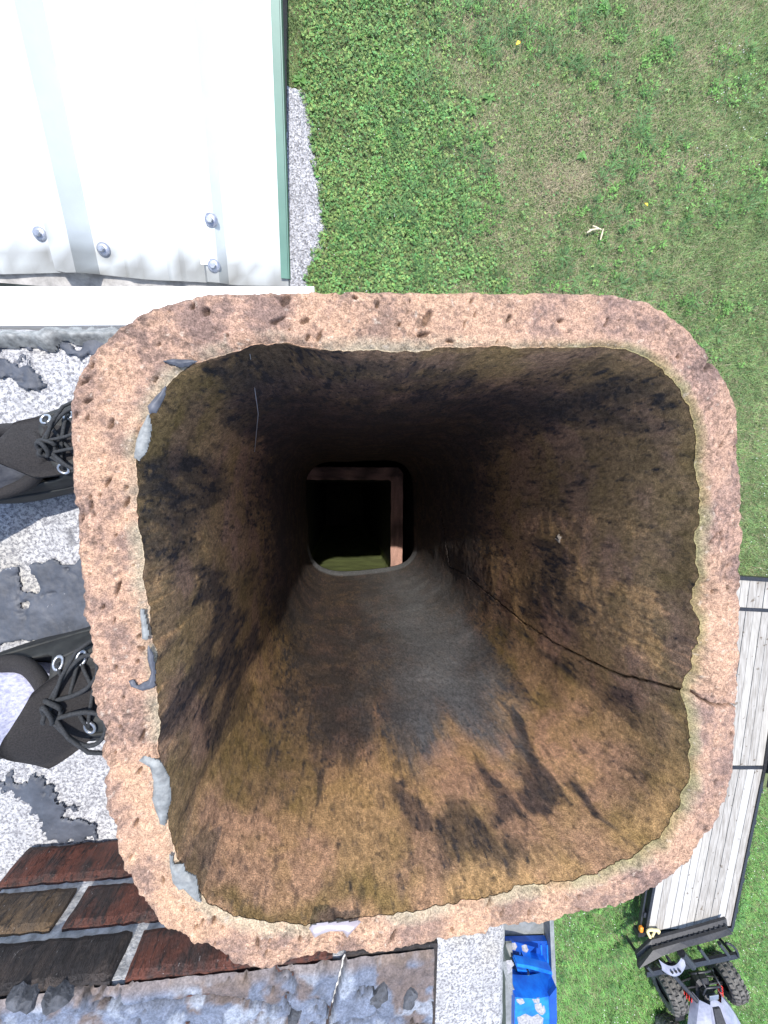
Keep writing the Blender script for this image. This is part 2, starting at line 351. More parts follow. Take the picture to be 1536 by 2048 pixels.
# ================================================================== HOUSE AND METAL ROOF
def ray(px, py): q = ROT @ np.array([(px-CX)/F, (CY-py)/F, -1.0]); return q
AZ = math.radians(1.5); TH = math.radians(21.5)
UP = np.array([math.sin(AZ)*math.cos(TH), math.cos(AZ)*math.cos(TH), math.sin(TH)])   # up the slope
RT = np.array([math.cos(AZ), -math.sin(AZ), 0.0]); NR = np.cross(RT, UP)
RO = P(577, 566, .60)                                                                # lower right roof corner
def RP(px, py, off=0.0):
    """roof-plane coordinates (right, up-slope) of a pixel"""
    q = ray(px, py); o = np.array([0, 0, H]); p0 = RO+NR*off; s = ((p0-o) @ NR)/(q @ NR); w = o+q*s-RO
    return float(w @ RT), float(w @ UP)
def RW(u, v, h=0.0): return RO+RT*u+UP*v+NR*h

house = empty('house', (0, 0, 0), label='house with pale ribbed metal roof and green edge trim', cat='house')
XW = P(578, 400, H)[0]; VR = RP(0, 0)[1]+.12
mb = MB(); mb.box(((-7+XW-.03)/2, 1.15, 3.05), (XW-.03+7, 1.2, 6.1)); mb.build('wall', M['house_wall'], house)
annex = empty('annex', ((-7+XW)/2, 5.5, 0), label='low annex with dark lap siding between metal roof and gravel', cat='annex')
mb = MB(); mb.box(((-7+XW-.03)/2, 5.6, .75), (XW-.03+7, 6.6, 1.5)); under0 = mb.build('wall', M['dark_siding'], None); under0.parent = annex; under0.matrix_parent_inverse = Matrix.Translation((-(-7+XW)/2, -5.5, 0))
for k in range(10):                     # dark lap siding boards, staggered ends
    ya = [3.3, 3.9, 4.35, 4.8, 5.3, 5.8, 6.3, 6.8, 7.3, 7.8][k] if k < 10 else 8
    for q_, (z0_, ex_) in enumerate([(.04, .0)]):
        mb = MB(); mb.box((XW-.02+.0035*k, (ya+8.9)/2, .10+.045*(9-k)), (.03, 8.9-ya, .16), roty(.05)); o = mb.build('siding_board', M['dark_siding'], None); o.parent = annex; o.matrix_parent_inverse = Matrix.Translation((-(-7+XW)/2, -5.5, 0))
# ribbed panel: profile across the slope
ribL = RP(112, 500)[0]; ribLr = RP(190, 500)[0]; rib2l = RP(401, 470)[0]; rib2r = RP(450, 470)[0]
PU = []
def ribp(u0, u1, h): w = u1-u0; return [(u0, 0), (u0+.22*w, h), (u0+.72*w, h), (u1, 0)]
prof = [(-6.0, 0)]
u = ribL-.3*18
for k in range(18): prof += ribp(u+.3*k, u+.3*k+(ribLr-ribL), .019)
prof += ribp(ribL, ribLr, .030)
s1 = RP(258, 480)[0]; s2 = RP(345, 480)[0]
prof += [(s1-.012, 0), (s1-.006, .0022), (s1+.006, .0022), (s1+.012, 0), (s2-.012, 0), (s2-.006, .0022), (s2+.006, .0022), (s2+.012, 0)]
prof += ribp(rib2l, rib2r, .015)+[(-.02, 0), (0.0, 0.0)]
pu = np.array([prof[0]]+[p for p in prof[1:] if p[0] > -6]); pu = pu[np.argsort(pu[:, 0], kind='stable')]
uu = []
for a_, b_ in zip(pu[:-1], pu[1:]):
    m_ = max(1, int((b_[0]-a_[0])/.012)) if b_[0] > -.75 else 1
    for q in range(m_): uu.append(a_+(b_-a_)*q/m_)
uu.append(pu[-1]); uu = np.array(uu)
vvs = np.concatenate([np.linspace(0, .5, 42), np.linspace(.55, VR, 6)])
edge_y = lambda u: RP_edge(u)
eu = np.array([RP(x, y) for x, y in [(0, 549), (60, 547), (130, 545), (165, 552), (200, 549), (300, 560), (400, 564), (480, 571), (570, 572)]])
V = []; 
for u_, h_ in uu:
    v0 = np.interp(u_, eu[:, 0], eu[:, 1]) if u_ > eu[0, 0] else eu[0, 1]
    for v_ in vvs:
        vv_ = v0+v_; hh = h_+.0012*math.sin(u_*60+v_*9)*math.exp(-v_*6)
        V.append(RW(u_, vv_, hh))
V = np.array(V); p_ = V.copy()
# grime is a real deposit along the cut lower edge of the sheet
vv = np.tile(vvs, len(uu)); gn = fbm(p_, 40, 4, 3)
gr = np.clip(sstep(.045, .0, vv+.09*(gn-.5))*1.0+.45*sstep(.18, .02, vv)*gn, 0, 1)*(.5+.6*fbm(p_, 160, 3, 8))
clean = np.array([.64, .68, .69]); grime = np.array([.15, .145, .13]); cr = clean+(grime-clean)*np.clip(gr, 0, 1)[:, None]
M['roof_sheet'] = attr_mat('ribbed_roof_sheet', [(30, .3, .7, .93, 1.0)], rough=.38, bmp=.05, bscale=120, bdist=.0005, spec=.5)
roof = np_mesh('metal_roof_sheet', V, grid_faces(len(uu), len(vvs)), M['roof_sheet'], smooth=False, col=cr, parent=house)
# sheet lap: a thin lip standing on the second rib
lu = RP(404, 470)[0]; mb = MB(); q = [RW(lu-.001, .012, .0165), RW(lu+.012, .012, .0170), RW(lu+.012, VR, .0170), RW(lu-.001, VR, .0165)]
mb.slab(q, .0012, NR); mb.build('sheet_lap', M['white_sheet'], house)
# far slope, so that the roof is a roof from elsewhere too
mb = MB(); rt = RW(0, VR); rl = RW(-6, VR); dn = np.array([UP[0], UP[1], -UP[2]]); mb.slab([rt, rl, rl+dn*VR, rt+dn*VR], .03, np.array([0, .5, .8])); mb.build('far_roof_slope', M['white_sheet'], house)
# underlay strip below the cut edge, white flashing bar and green edge trim
mb = MB(); mb.slab([RW(-6, -.03, -.006), RW(.0, -.03, -.006), RW(.0, .1, -.006), RW(-6, .1, -.006)], .01, NR); mb.build('sealant_strip', M['grey_sealant_strip'], house)
e0 = RP(549, 100)[0]; e1 = RP(567, 560)[0]
mb = MB(); mb.slab([RW(-.010, .005, .004), RW(.0, .005, .004), RW(.0, VR, .004), RW(-.010, VR, .004)], .0035, NR)
mb.slab([RW(.0004, .005, .004), RW(.002, .005, .004), RW(.002, VR, .004), RW(.0004, VR, .004)], .016, NR); mb.build('edge_trim', M['green_trim'], house)
bx0 = P(0, 572, .52); 
mb = MB(); tp = np.array([P(-900, 573, .5), P(628, 573, .5), P(628, 648, .5), P(-900, 656, .5)]); mb.prism(tp, .10); fl = mb.build('flashing_bar', M['white_sheet'], house)
# roof screws: washer with hexagonal head
for sx, sy, off in [(80, 468, 0), (207, 499, 0), (422, 441, .015), (428, 532, .015)]:
    u_, v_ = RP(sx, sy, off); root = RW(u_, v_, off); B = np.stack([RT, UP, NR], 1)
    mb = MB(); mb.lathe([(0.0, .0035), (.0042, .0035), (.0078, .0022), (.0086, .0008), (.0088, -.001)], 20, B, root); w_ = mb.build('screw_washer', M['galv'], house, smooth=True)
    mb = MB(); mb.lathe([(.0, .0082), (.0036, .0082), (.0043, .0072), (.0043, .003)], 6, B, root); mb.build('screw_head', M['steel'], w_)

# ================================================================== CHIMNEY
DR = .19; ZR = H-DR; DB = 1.05; ZB = H-DB; DC = .48; ZC = H-DC
outer_px = [(400,585),(500,578),(700,577),(900,579),(1100,580),(1240,583),(1310,602),(1365,640),(1410,680),(1450,740),(1475,800),(1487,900),(1490,1000),(1492,1100),(1487,1200),(1483,1300),(1480,1400),(1478,1500),(1465,1580),(1440,1650),(1390,1715),(1340,1765),(1280,1800),(1200,1825),(1100,1850),(1000,1868),(900,1888),(850,1900),(750,1912),(650,1915),(560,1942),(500,1945),(430,1925),(370,1890),(320,1855),(280,1810),(240,1740),(215,1660),(208,1600),(200,1500),(185,1420),(175,1320),(165,1250),(155,1150),(145,1050),(138,980),(132,900),(132,800),(150,740),(190,680),(240,640),(310,605)]
inner_px = [(430,705),(500,685),(560,683),(620,695),(700,697),(800,698),(900,695),(1000,692),(1100,692),(1200,690),(1260,695),(1320,725),(1360,765),(1385,810),(1400,860),(1408,930),(1410,1000),(1405,1100),(1408,1200),(1405,1290),(1395,1350),(1385,1400),(1390,1480),(1395,1560),(1370,1640),(1330,1690),(1280,1725),(1200,1752),(1100,1775),(1000,1797),(900,1818),(800,1835),(700,1850),(620,1857),(540,1855),(470,1840),(420,1810),(380,1770),(345,1710),(330,1650),(320,1560),(315,1480),(308,1400),(305,1330),(295,1250),(285,1150),(275,1060),(268,980),(265,920),(280,860),(305,800),(345,755),(385,725)]
FC = P(790, 1230, DR)[:2]
NA = 1536; TA = np.linspace(0, 2*np.pi, NA, endpoint=False)
def polar(pxs, dep):
    w = PP(pxs, dep)[:, :2]-FC
    w = np.concatenate([w[:1]*0+w, w[:1]])                      # closed, densely resampled
    dn = np.concatenate([w[k]+(w[k+1]-w[k])*np.linspace(0, 1, 12, endpoint=False)[:, None] for k in range(len(w)-1)])
    a = np.arctan2(dn[:, 1], dn[:, 0]) % (2*np.pi); r = np.hypot(dn[:, 0], dn[:, 1]); o = np.argsort(a)
    return np.interp(TA, a[o], r[o], period=2*np.pi)
def csmooth(r, s):
    f = np.fft.fft(r); k = np.fft.fftfreq(NA)*NA; return np.real(np.fft.ifft(f*np.exp(-.5*(k*s*2*np.pi/NA)**2)))
RO_ = csmooth(polar(outer_px, DR), 5); RI_ = csmooth(polar(inner_px, DR), 4); RI_low = csmooth(polar(inner_px, DR), 26)
ca, sa = np.cos(TA), np.sin(TA)
def n1(scale, seed, octv=4): return fbm(np.stack([ca*.17*1, sa*.17*1, 0*ca], -1), scale, octv, seed)-.5
jag = sstep(.0, .6, -np.sin(TA+.5))                              # lower right edges are the most broken
RO_ = RO_+n1(90, 1)*(.0015+.0055*jag)+n1(300, 2, 2)*(.0015+.002*jag)-.003*jag*sstep(.62, .75, n1(45, 5)+.5)
RI_ = RI_+n1(70, 3)*.004+n1(300, 4, 3)*.0010
chamf = .0012+.006*sstep(.55, 1.0, np.cos(TA+.22))*np.clip(.25+2.2*n1(60, 6), .08, 1)+.003*np.clip(n1(40, 6)+.1, 0, 1)
# ---- rim surface
MR = 58; tt = np.linspace(0, 1, MR)
R2 = RI_[:, None]+(RO_-RI_)[:, None]*tt[None]; X = FC[0]+ca[:, None]*R2; Y = FC[1]+sa[:, None]*R2
pf = np.stack([X.ravel(), Y.ravel(), 0*X.ravel()], -1)
zz = (fbm(pf, 35, 4, 11)-.5)*.004+(fbm(pf, 230, 3, 12)-.5)*.0034+(fbm(pf, 700, 2, 13)-.5)*.0012
di = (R2-RI_[:, None]).ravel(); do = (RO_[:, None]-R2).ravel()
ch = np.repeat(chamf, MR)
zz -= np.clip(1-di/(ch*2.2), 0, 1)**1.6*ch*1.5+np.clip(1-do/.004, 0, 1)**2*.004
pit = np.zeros(len(zz)); pr = np.random.default_rng(5)
for _ in range(95):
    k = pr.integers(NA); tq = pr.uniform(.08, .95); r_ = RI_[k]+(RO_[k]-RI_[k])*tq; qx, qy = FC[0]+ca[k]*r_, FC[1]+sa[k]*r_
    s1_ = pr.uniform(.0004, .0011)*(2.0 if pr.random() < .10 else .9); el = pr.uniform(1, 4); an = pr.uniform(.9, 1.5); c_, s_ = math.cos(an), math.sin(an)
    dx, dy = pf[:, 0]-qx, pf[:, 1]-qy; near = (abs(dx) < .02) & (abs(dy) < .02)
    e = np.exp(-(((dx[near]*c_+dy[near]*s_)/(s1_*el))**2+((-dx[near]*s_+dy[near]*c_)/s1_)**2)); pit[near] = np.maximum(pit[near], e)
for cx_, cy_, sl_, sw_, an in [(168, 762, 16, 6, 40), (176, 800, 14, 6, 20), (150, 830, 10, 5, 70), (612, 640, 16, 8, 30), (556, 640, 24, 6, 25), (1122, 640, 9, 7, 0), (755, 608, 10, 4, 60), (710, 595, 8, 5, 0), (1360, 712, 9, 7, 30), (250, 1005, 14, 5, 65),
                               (180, 1010, 12, 5, 75), (232, 1180, 22, 4, 70), (515, 1885, 20, 6, 85), (600, 1880, 12, 5, 85), (905, 1862, 10, 4, 80), (1430, 1078, 26, 2.5, 55), (1060, 1825, 18, 2.5, 75), (1310, 1690, 16, 4, 60), (845, 670, 18, 6, 10), (215, 1720, 10, 7, 0), (900, 680, 12, 5, 0), (1455, 1130, 8, 5, 60), (280, 1300, 10, 8, 0)]:
    w_ = P(cx_, cy_, DR); dx, dy = pf[:, 0]-w_[0], pf[:, 1]-w_[1]; k_ = DR/F; a_ = math.radians(an); c_, s_ = math.cos(a_), math.sin(a_)
    pit = np.maximum(pit, np.exp(-(((dx*c_+dy*s_)/(sl_*.8*k_))**2+((-dx*s_+dy*c_)/(sw_*.8*k_))**2))*.85)
wob = (fbm(pf, 500, 2, 14)-.5)
pit = np.clip(sstep(.3, .75, pit*1.1+wob*.9), 0, 1)*np.clip(pit*3, 0, 1)
zz -= pit*.003
crack_px = [(1480, 1411), (1455, 1409), (1428, 1412), (1412, 1402), (1388, 1388), (1340, 1372), (1290, 1360), (1235, 1346), (1200, 1330), (1150, 1306), (1105, 1283), (1075, 1262), (1040, 1240), (1000, 1206), (960, 1172), (925, 1145), (900, 1134), (893, 1090), (880, 1020)]
V = np.stack([X.ravel(), Y.ravel(), ZR+zz], -1); px, py = pix(V)
cd = line_dist(px, py+(fbm(V, 200, 3, 15)-.5)*14, crack_px); crk = sstep(3.4, 1.0, cd)*(px > 1380); V[:, 2] -= crk*.006
# colour of the fired clay rim
clay = np.array([.475, .30, .195]); pink = np.array([.345, .22, .17]); dark = np.array([.11, .08, .075]); lich = np.array([.46, .39, .27])
f1 = fbm(V, 22, 4, 21); f2 = fbm(V, 60, 4, 22); f3 = fbm(V, 420, 3, 23)
upper = sstep(1250, 700, py)*.30+sstep(900, 1350, px)*.34
col = clay+(pink-clay)*np.clip(sstep(.38, .62, f1*.6+f2*.4)*.65+upper, 0, 1)[:, None]
st = sstep(.53, .68, f2*.50+f1*.25+f3*.34+.06*sstep(1300, 700, py)); 
for bx_, by_, rr in [(760, 1000, 0), (200, 790, 70), (205, 960, 60), (230, 880, 55), (560, 640, 70), (1010, 620, 60), (230, 1270, 45), (1180, 640, 60), (620, 600, 40), (1000, 1850, 90), (1450, 1150, 50), (860, 1870, 60), (230, 1310, 40), (330, 700, 60), (440, 640, 55), (170, 860, 45), (760, 640, 60), (900, 640, 45), (1330, 680, 50), (1430, 820, 45), (1460, 980, 40), (700, 1895, 40), (1150, 1815, 60), (260, 1740, 35), (480, 1890, 35), (225, 1100, 35)]:
    if rr: st = np.maximum(st, sstep(1.2, .2, np.hypot(px-bx_, py-by_)/rr)*sstep(.36, .58, f2*.6+f3*.4)*.9)
col = col+(dark-col)*(st*.60)[:, None]
col = col*(.62+.76*fbm(V, 900, 2, 24))[:, None]
col = col+(lich-col)*(np.clip(1-di/.007, 0, 1)*sstep(.35, .6, f2)*.75)[:, None]
col = col+(np.array([.2, .19, .06])-col)*(np.clip(1-di/.005, 0, 1)*.65*sstep(.2, .8, np.repeat(np.cos(TA), MR)))[:, None]
peb = sstep(.86, .90, fbm(V, 500, 1, 25)); col = col*(1-.42*sstep(.56, .70, fbm(V, 700, 2, 27))*sstep(.40, .6, fbm(V, 40, 3, 28)))[:, None]; col = col+(np.array([.5, .42, .34])-col)*(peb*.5)[:, None]
col = col*(1-.6*pit-.8*crk)[:, None]
# ---- inner wall
MI = 300; tv = np.linspace(0, 1, MI)**1.7; dep = DR+.0005+(DB-DR)*tv
zi0 = V[:, 2].reshape(NA, MR)[:, 0]
blend = sstep(0, .12, (dep-DR))
RW2 = RI_[:, None]*(1-blend)[None]+(RI_low[:, None]-.0005)*blend[None]
ZI = H-dep[None]+(zi0-ZR)[:, None]*np.exp(-(dep-DR)/.02)[None]
XI = FC[0]+ca[:, None]*RW2; YI = FC[1]+sa[:, None]*RW2
pi_ = np.stack([XI.ravel(), YI.ravel(), ZI.ravel()], -1); pst = pi_*np.array([1, 1, .3])
disp = (fbm(pi_, 14, 2, 31)-.5)*.005+(fbm(pi_, 140, 3, 32)-.5)*.0007
taper = np.tile(sstep(0, .02, dep-DR), NA); px, py = pix(pi_)
# shallow hollow broken out below the top left of the rim
hol = np.exp(-(((px-560)/110)**2+((py-720)/45)**2)); disp = disp+hol*.010
cdi = line_dist(px, py+(fbm(pi_, 150, 3, 33)-.5)*10, crack_px); ww = np.interp(px, [880, 1000, 1150, 1400], [.5, .9, 1.7, 2.8])
crki = sstep(1.0, .35, cdi/ww); disp = disp*taper+crki*.006
XI = XI+ca[:, None]*disp.reshape(NA, MI); YI = YI+sa[:, None]*disp.reshape(NA, MI)
VI = np.stack([XI.ravel(), YI.ravel(), ZI.ravel()], -1)
# stains: soot and moss deposits, a painted sun wedge and pale mortar laid out by hand, ragged edges by noise drawn out down the wall
wx = (fbm(pst, 30, 4, 41)-.5); wy = (fbm(pst, 30, 4, 42)-.5); rad = np.hypot(px-700, py-1000)/500
qx, qy = px+wx*190*np.clip(rad, .2, 1.2), py+wy*190*np.clip(rad, .2, 1.2)
ux, uy = (px-690)/np.maximum(np.hypot(px-690, py-980), 1), (py-980)/np.maximum(np.hypot(px-690, py-980), 1)
sn = (fbm(pi_*np.array([1, 1, .10]), 75, 4, 43)-.5); qx, qy = qx+ux*sn*150*np.clip(rad, .1, 1), qy+uy*sn*150*np.clip(rad, .1, 1)
def blobm(poly, soft): return sstep(-soft, soft, poly_sdf(qx, qy, poly))
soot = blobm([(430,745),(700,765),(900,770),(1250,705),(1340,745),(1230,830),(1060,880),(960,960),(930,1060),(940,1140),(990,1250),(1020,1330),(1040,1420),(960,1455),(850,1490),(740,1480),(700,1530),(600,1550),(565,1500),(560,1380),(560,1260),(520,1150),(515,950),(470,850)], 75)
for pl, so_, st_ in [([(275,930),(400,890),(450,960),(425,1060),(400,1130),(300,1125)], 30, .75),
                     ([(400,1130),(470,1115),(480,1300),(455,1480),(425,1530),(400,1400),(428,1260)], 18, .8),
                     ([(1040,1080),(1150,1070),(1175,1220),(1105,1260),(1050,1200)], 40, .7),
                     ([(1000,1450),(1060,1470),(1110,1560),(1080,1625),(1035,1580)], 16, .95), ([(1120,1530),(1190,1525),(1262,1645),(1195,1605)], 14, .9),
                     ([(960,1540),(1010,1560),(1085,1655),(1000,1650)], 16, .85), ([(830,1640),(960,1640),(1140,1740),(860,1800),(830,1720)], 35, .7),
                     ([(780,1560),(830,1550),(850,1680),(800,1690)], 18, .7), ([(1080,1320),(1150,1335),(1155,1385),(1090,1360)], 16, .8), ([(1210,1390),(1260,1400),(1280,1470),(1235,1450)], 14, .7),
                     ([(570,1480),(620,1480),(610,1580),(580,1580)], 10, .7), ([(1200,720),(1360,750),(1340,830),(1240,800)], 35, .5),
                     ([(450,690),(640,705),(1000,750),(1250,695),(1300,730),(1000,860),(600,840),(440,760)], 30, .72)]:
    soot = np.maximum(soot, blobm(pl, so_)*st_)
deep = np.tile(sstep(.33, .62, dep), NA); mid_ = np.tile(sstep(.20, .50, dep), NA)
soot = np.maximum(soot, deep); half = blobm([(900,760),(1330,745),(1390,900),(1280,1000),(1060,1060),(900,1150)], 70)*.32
fsp = fbm(pst, 220, 4, 44); fsm = fbm(pi_, 55, 4, 45)
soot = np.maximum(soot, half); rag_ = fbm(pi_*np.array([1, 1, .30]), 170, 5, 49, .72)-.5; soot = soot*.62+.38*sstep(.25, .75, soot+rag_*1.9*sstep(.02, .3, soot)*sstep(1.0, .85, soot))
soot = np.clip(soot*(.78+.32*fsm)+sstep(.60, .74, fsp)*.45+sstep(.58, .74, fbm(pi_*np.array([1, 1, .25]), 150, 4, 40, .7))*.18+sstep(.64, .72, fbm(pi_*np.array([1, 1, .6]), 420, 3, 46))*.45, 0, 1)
tan = np.array([.57, .335, .15]); ochre = np.array([.50, .30, .11]); mossc = np.array([.155, .115, .028]); sootc = np.array([.038, .037, .042]); sun_mortar_c = np.array([.23, .235, .24])
rosy = np.array([.58, .325, .185]); ci = tan+(rosy-tan)*sstep(.4, .62, fbm(pi_, 28, 4, 47))[:, None]
ci = ci+(ochre-ci)*(sstep(.45, .65, fsm)*.45)[:, None]
moss = np.zeros(len(px))
for pl, so_, st_ in [([(400,1790),(480,1830),(600,1862),(720,1845),(800,1835),(800,1790),(620,1800),(480,1780)], 20, .75), ([(470,1380),(560,1370),(600,1560),(500,1620),(430,1600)], 30, .75),
                     ([(960,1240),(1040,1260),(1150,1380),(1100,1420),(1000,1360)], 30, .8), ([(1330,900),(1420,880),(1420,1700),(1340,1700),(1380,1500)], 22, .55), ([(900,880),(1200,880),(1350,960),(1150,1080),(950,1120)], 60, .45),
                     ([(280,900),(300,820),(420,740),(470,800),(380,900),(290,960)], 25, .7), ([(560,1180),(620,1300),(560,1420),(470,1300),(480,1100)], 30, .7), ([(1250,1550),(1390,1550),(1330,1690),(1200,1740)], 35, .55)]:
    moss = np.maximum(moss, blobm(pl, so_)*st_)
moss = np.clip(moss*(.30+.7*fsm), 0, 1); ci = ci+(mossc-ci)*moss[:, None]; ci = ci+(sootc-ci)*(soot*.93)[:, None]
ash = blobm([(752,1142),(870,1142),(985,1390),(1020,1450),(900,1490),(790,1440)], 85)*.66  # light grey wedge: sunlit patch and its shadow edge painted into the wall colour
ash = np.maximum(ash, np.tile(sstep(.985, 1.01, dep), NA)*sstep(1085, 1110, py)*.95); ci = ci+(sun_mortar_c-ci)*ash[:, None]  # pale mortar along the tile's foot shares the painted sun wedge's mask
ci = ci*(.45+1.1*fbm(pi_*np.array([1, 1, .7]), 650, 2, 48))[:, None]*(1-.9*crki)[:, None]
# ---- outer wall and foot
MO = 10; dz = np.linspace(0, DB-DR, MO); Zo0 = V[:, 2].reshape(NA, MR)[:, -1]
VO = np.stack([FC[0]+np.repeat((ca*RO_)[:, None], MO, 1), FC[1]+np.repeat((sa*RO_)[:, None], MO, 1), Zo0[:, None]-.001-dz[None]*(Zo0[:, None]-.001-ZB)/(DB-DR)], -1).reshape(-1, 3)
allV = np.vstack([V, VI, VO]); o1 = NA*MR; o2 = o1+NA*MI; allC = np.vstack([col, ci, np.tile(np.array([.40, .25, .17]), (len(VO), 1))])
Fa = [grid_faces(NA, MR, True)]; f = grid_faces(NA, MI, True)[:, ::-1]+o1; Fa.append(f); Fa.append(grid_faces(NA, MO, True)+o2)
I = np.arange(NA); I2 = (I+1) % NA
Fa.append(np.stack([I*MR, o1+I*MI, o1+I2*MI, I2*MR], -1)[:, ::-1])                       # rim to inner wall
Fa.append(np.stack([I*MR+MR-1, I2*MR+MR-1, o2+I2*MO, o2+I*MO], -1))                      # rim to outer wall
Fa.append(np.stack([o1+I*MI+MI-1, o2+I*MO+MO-1, o2+I2*MO+MO-1, o1+I2*MI+MI-1], -1))      # foot
M['clay'] = attr_mat('fired_clay', [(1500, .36, .64, .55, 1.32), (420, .3, .7, .78, 1.12)], rough=.92, bscale=1100, bmp=.45, bdist=.001, spec=.25)
flue = empty('flue_liner', (FC[0], FC[1], ZB), label='large chipped terracotta flue tile opening in the middle, sooty inside', cat='flue tile')
inv = Vector((FC[0], FC[1], ZB))
def under(o, root): o.parent = root; o.matrix_parent_inverse = Matrix.Translation(-root.location) if root.rotation_euler.z == 0 else root.matrix_world.inverted(); return o
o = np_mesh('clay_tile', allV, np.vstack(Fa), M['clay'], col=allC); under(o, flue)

# mortar smears stuck to the inner edge of the rim
def blob(name, poly, dep, mat, thick, edge, step, parent, seed=0, rag=.0, zf=None, label=None, both=True, holes=0):
    w = PP(poly, dep)[:, :2]; lo = w.min(0)-edge*1.5; hi = w.max(0)+edge*1.5
    xs = np.arange(lo[0], hi[0], step); ys = np.arange(lo[1], hi[1], step); X, Y = np.meshgrid(xs, ys, indexing='ij'); p = np.stack([X.ravel(), Y.ravel(), 0*X.ravel()], -1)
    s = poly_sdf(p[:, 0], p[:, 1], w)+(fbm(p, .35/edge, 3, seed)-.5)*rag
    if holes: s = np.minimum(s+(fbm(p, 25, 4, seed+9)-.5)*.05, (holes-fbm(p, 42, 4, seed+7))*.06)
    hgt = thick*np.where(s > 0, 1-np.exp(-np.clip(s, 0, 9)/edge*1.6), s/edge)+(fbm(p, .6/edge, 3, seed+3)-.5)*thick*.6*sstep(0, edge, s)
    z = H-dep+hgt+(zf(p) if zf else 0); Fc = grid_faces(len(xs), len(ys)); Fc = Fc[(s[Fc] > (-step*.6 if both else -edge)).all(1)]
    V = np.stack([p[:, 0], p[:, 1], z], -1)
    if both:
        n = len(V); B = V.copy(); B[:, 2] = H-dep-np.clip(hgt, 0, 9)*.3-.0003; V = np.vstack([V, B]); Fc = np.vstack([Fc, Fc[:, ::-1]+n])
    o = np_mesh(name, V, Fc, mat, label=label); under(o, parent); return o
sm = [([(297,828),(303,850),(300,880),(293,905),(278,922),(268,915),(272,880),(282,855)], 'smear_grey', 'pale grey mortar smear at upper left'),
      ([(332,770),(330,795),(312,825),(298,828),(296,812),(310,795)], 'smear_dark', 'dark grey smear in the upper left corner'),
      ([(281,1218),(288,1220),(298,1270),(296,1282),(284,1278)], 'smear_grey', 'thin pale streak on the left edge'),
      ([(296,1290),(306,1310),(312,1345),(308,1375),(285,1382),(262,1374),(257,1362),(266,1360),(276,1372),(296,1362),(302,1345),(296,1320)], 'smear_dark', 'dark hook shaped smear on the left edge'),
      ([(276,1520),(290,1510),(320,1522),(338,1552),(342,1600),(330,1652),(320,1648),(305,1600),(306,1560),(300,1535)], 'smear_grey', 'largest grey mortar smear on the left edge'),
      ([(338,1708),(345,1712),(348,1730),(368,1726),(372,1742),(392,1752),(396,1785),(402,1805),(390,1800),(366,1778),(358,1780),(346,1765),(340,1730)], 'smear_grey', 'lumpy grey smear at the lower left corner'),
      ([(618,1856),(624,1850),(645,1846),(680,1844),(718,1842),(722,1844),(712,1856),(694,1876),(684,1862),(660,1862),(642,1868),(628,1876)], 'smear_pale', 'glossy pale lilac drip on the bottom edge'),
      ([(322,722),(345,718),(382,720),(395,722),(378,732),(360,735)], 'smear_dark', None)]
for k, (pl, mt, lb) in enumerate(sm):
    blob('mortar_smear', pl, DR-.0005, M[mt], .0016 if mt != 'smear_pale' else .0026, .0018 if mt != 'smear_pale' else .003, .0004, flue, seed=50+k, rag=.0010 if mt != 'smear_pale' else .0004, label=lb)
# small stone stuck to the right wall
k = np.argmin((px-1118)**2+(py-1077)**2); c = VI[k]; mb = MB(); mb.lathe([(0, .0025), (.002, .0022), (.0042, .001), (.0042, -.001), (.002, -.002), (0, -.0025)], 9, roty(1.2), c); V_ = np.array(mb.v); mb.v = [tuple(v) for v in V_+(np.random.default_rng(1).random(V_.shape)-.5)*.003]
under(mb.build('stone', pm('pale_stone', (.10, .085, .07), (.22, .19, .16), 500, .9), None, smooth=True), flue)
# spider silk hanging inside the upper left
sa_ = VI[np.argmin((px-514)**2+(py-735)**2)]; sb_ = VI[np.argmin((px-511)**2+(py-905)**2)]; mb = MB(); mb.tube([sa_, (sa_*.6+sb_*.4)+np.array([.004, -.004, 0]), sb_], .00022, 4)
o = mb.build('spider_silk', pm('silk', (.6, .6, .6), (.75, .75, .75), 50, .5), None, label='thin pale strand of spider silk hanging inside the flue', cat='silk')

# ---- lower flue tile, set off to one side below the first
LD = 1.115; ZL = H-LD
lo_r, lo_t = P(806, 1000, LD)[0], P(700, 934, LD)[1]; li_r, li_t = P(782, 1000, LD)[0], P(700, 960, LD)[1]; li_l, li_b = P(612, 1000, LD)[0], P(700, 1146, LD)[1]; th = lo_r-li_r; lo_l, lo_b = li_l-th, li_b-th
def rrect(x0, x1, y0, y1, rad, n=12):
    out = []
    for cx_, cy_, a0_ in ((x1-rad, y1-rad, 0), (x0+rad, y1-rad, 90), (x0+rad, y0+rad, 180), (x1-rad, y0+rad, 270)):
        for q in range(n): a_ = math.radians(a0_+90*q/(n-1)); out.append((cx_+rad*math.cos(a_), cy_+rad*math.sin(a_)))
    o_ = np.array(out); seg = np.concatenate([o_[k]+(o_[(k+1) % len(o_)]-o_[k])*np.linspace(0, 1, 10, endpoint=False)[:, None] for k in range(len(o_))]); return seg
ro = rrect(lo_l, lo_r, lo_b, lo_t, .022); ri = rrect(li_l, li_r, li_b, li_t, .008); NL = len(ro)
rows = [np.c_[ri, np.full(NL, z)] for z in ZL-np.concatenate([np.linspace(1.4, .5, 10), np.linspace(.45, .004, 40)])]+[np.c_[ri+(ro-ri)*q, np.full(NL, ZL)] for q in np.linspace(0, 1, 14)]+[np.c_[ro, np.full(NL, ZL-z)] for z in (.01, .3, 1.4)]
V = np.stack(rows, 1).reshape(-1, 3); V += ((np.stack([fbm(V, 110, 3, 60+k) for k in range(3)], -1))-.5)*.006
f2 = fbm(V, 30, 4, 65); c_ = np.array([.36, .21, .165])+(np.array([.05, .04, .035])-np.array([.36, .21, .165]))*(sstep(.42, .6, f2)*.75)[:, None]
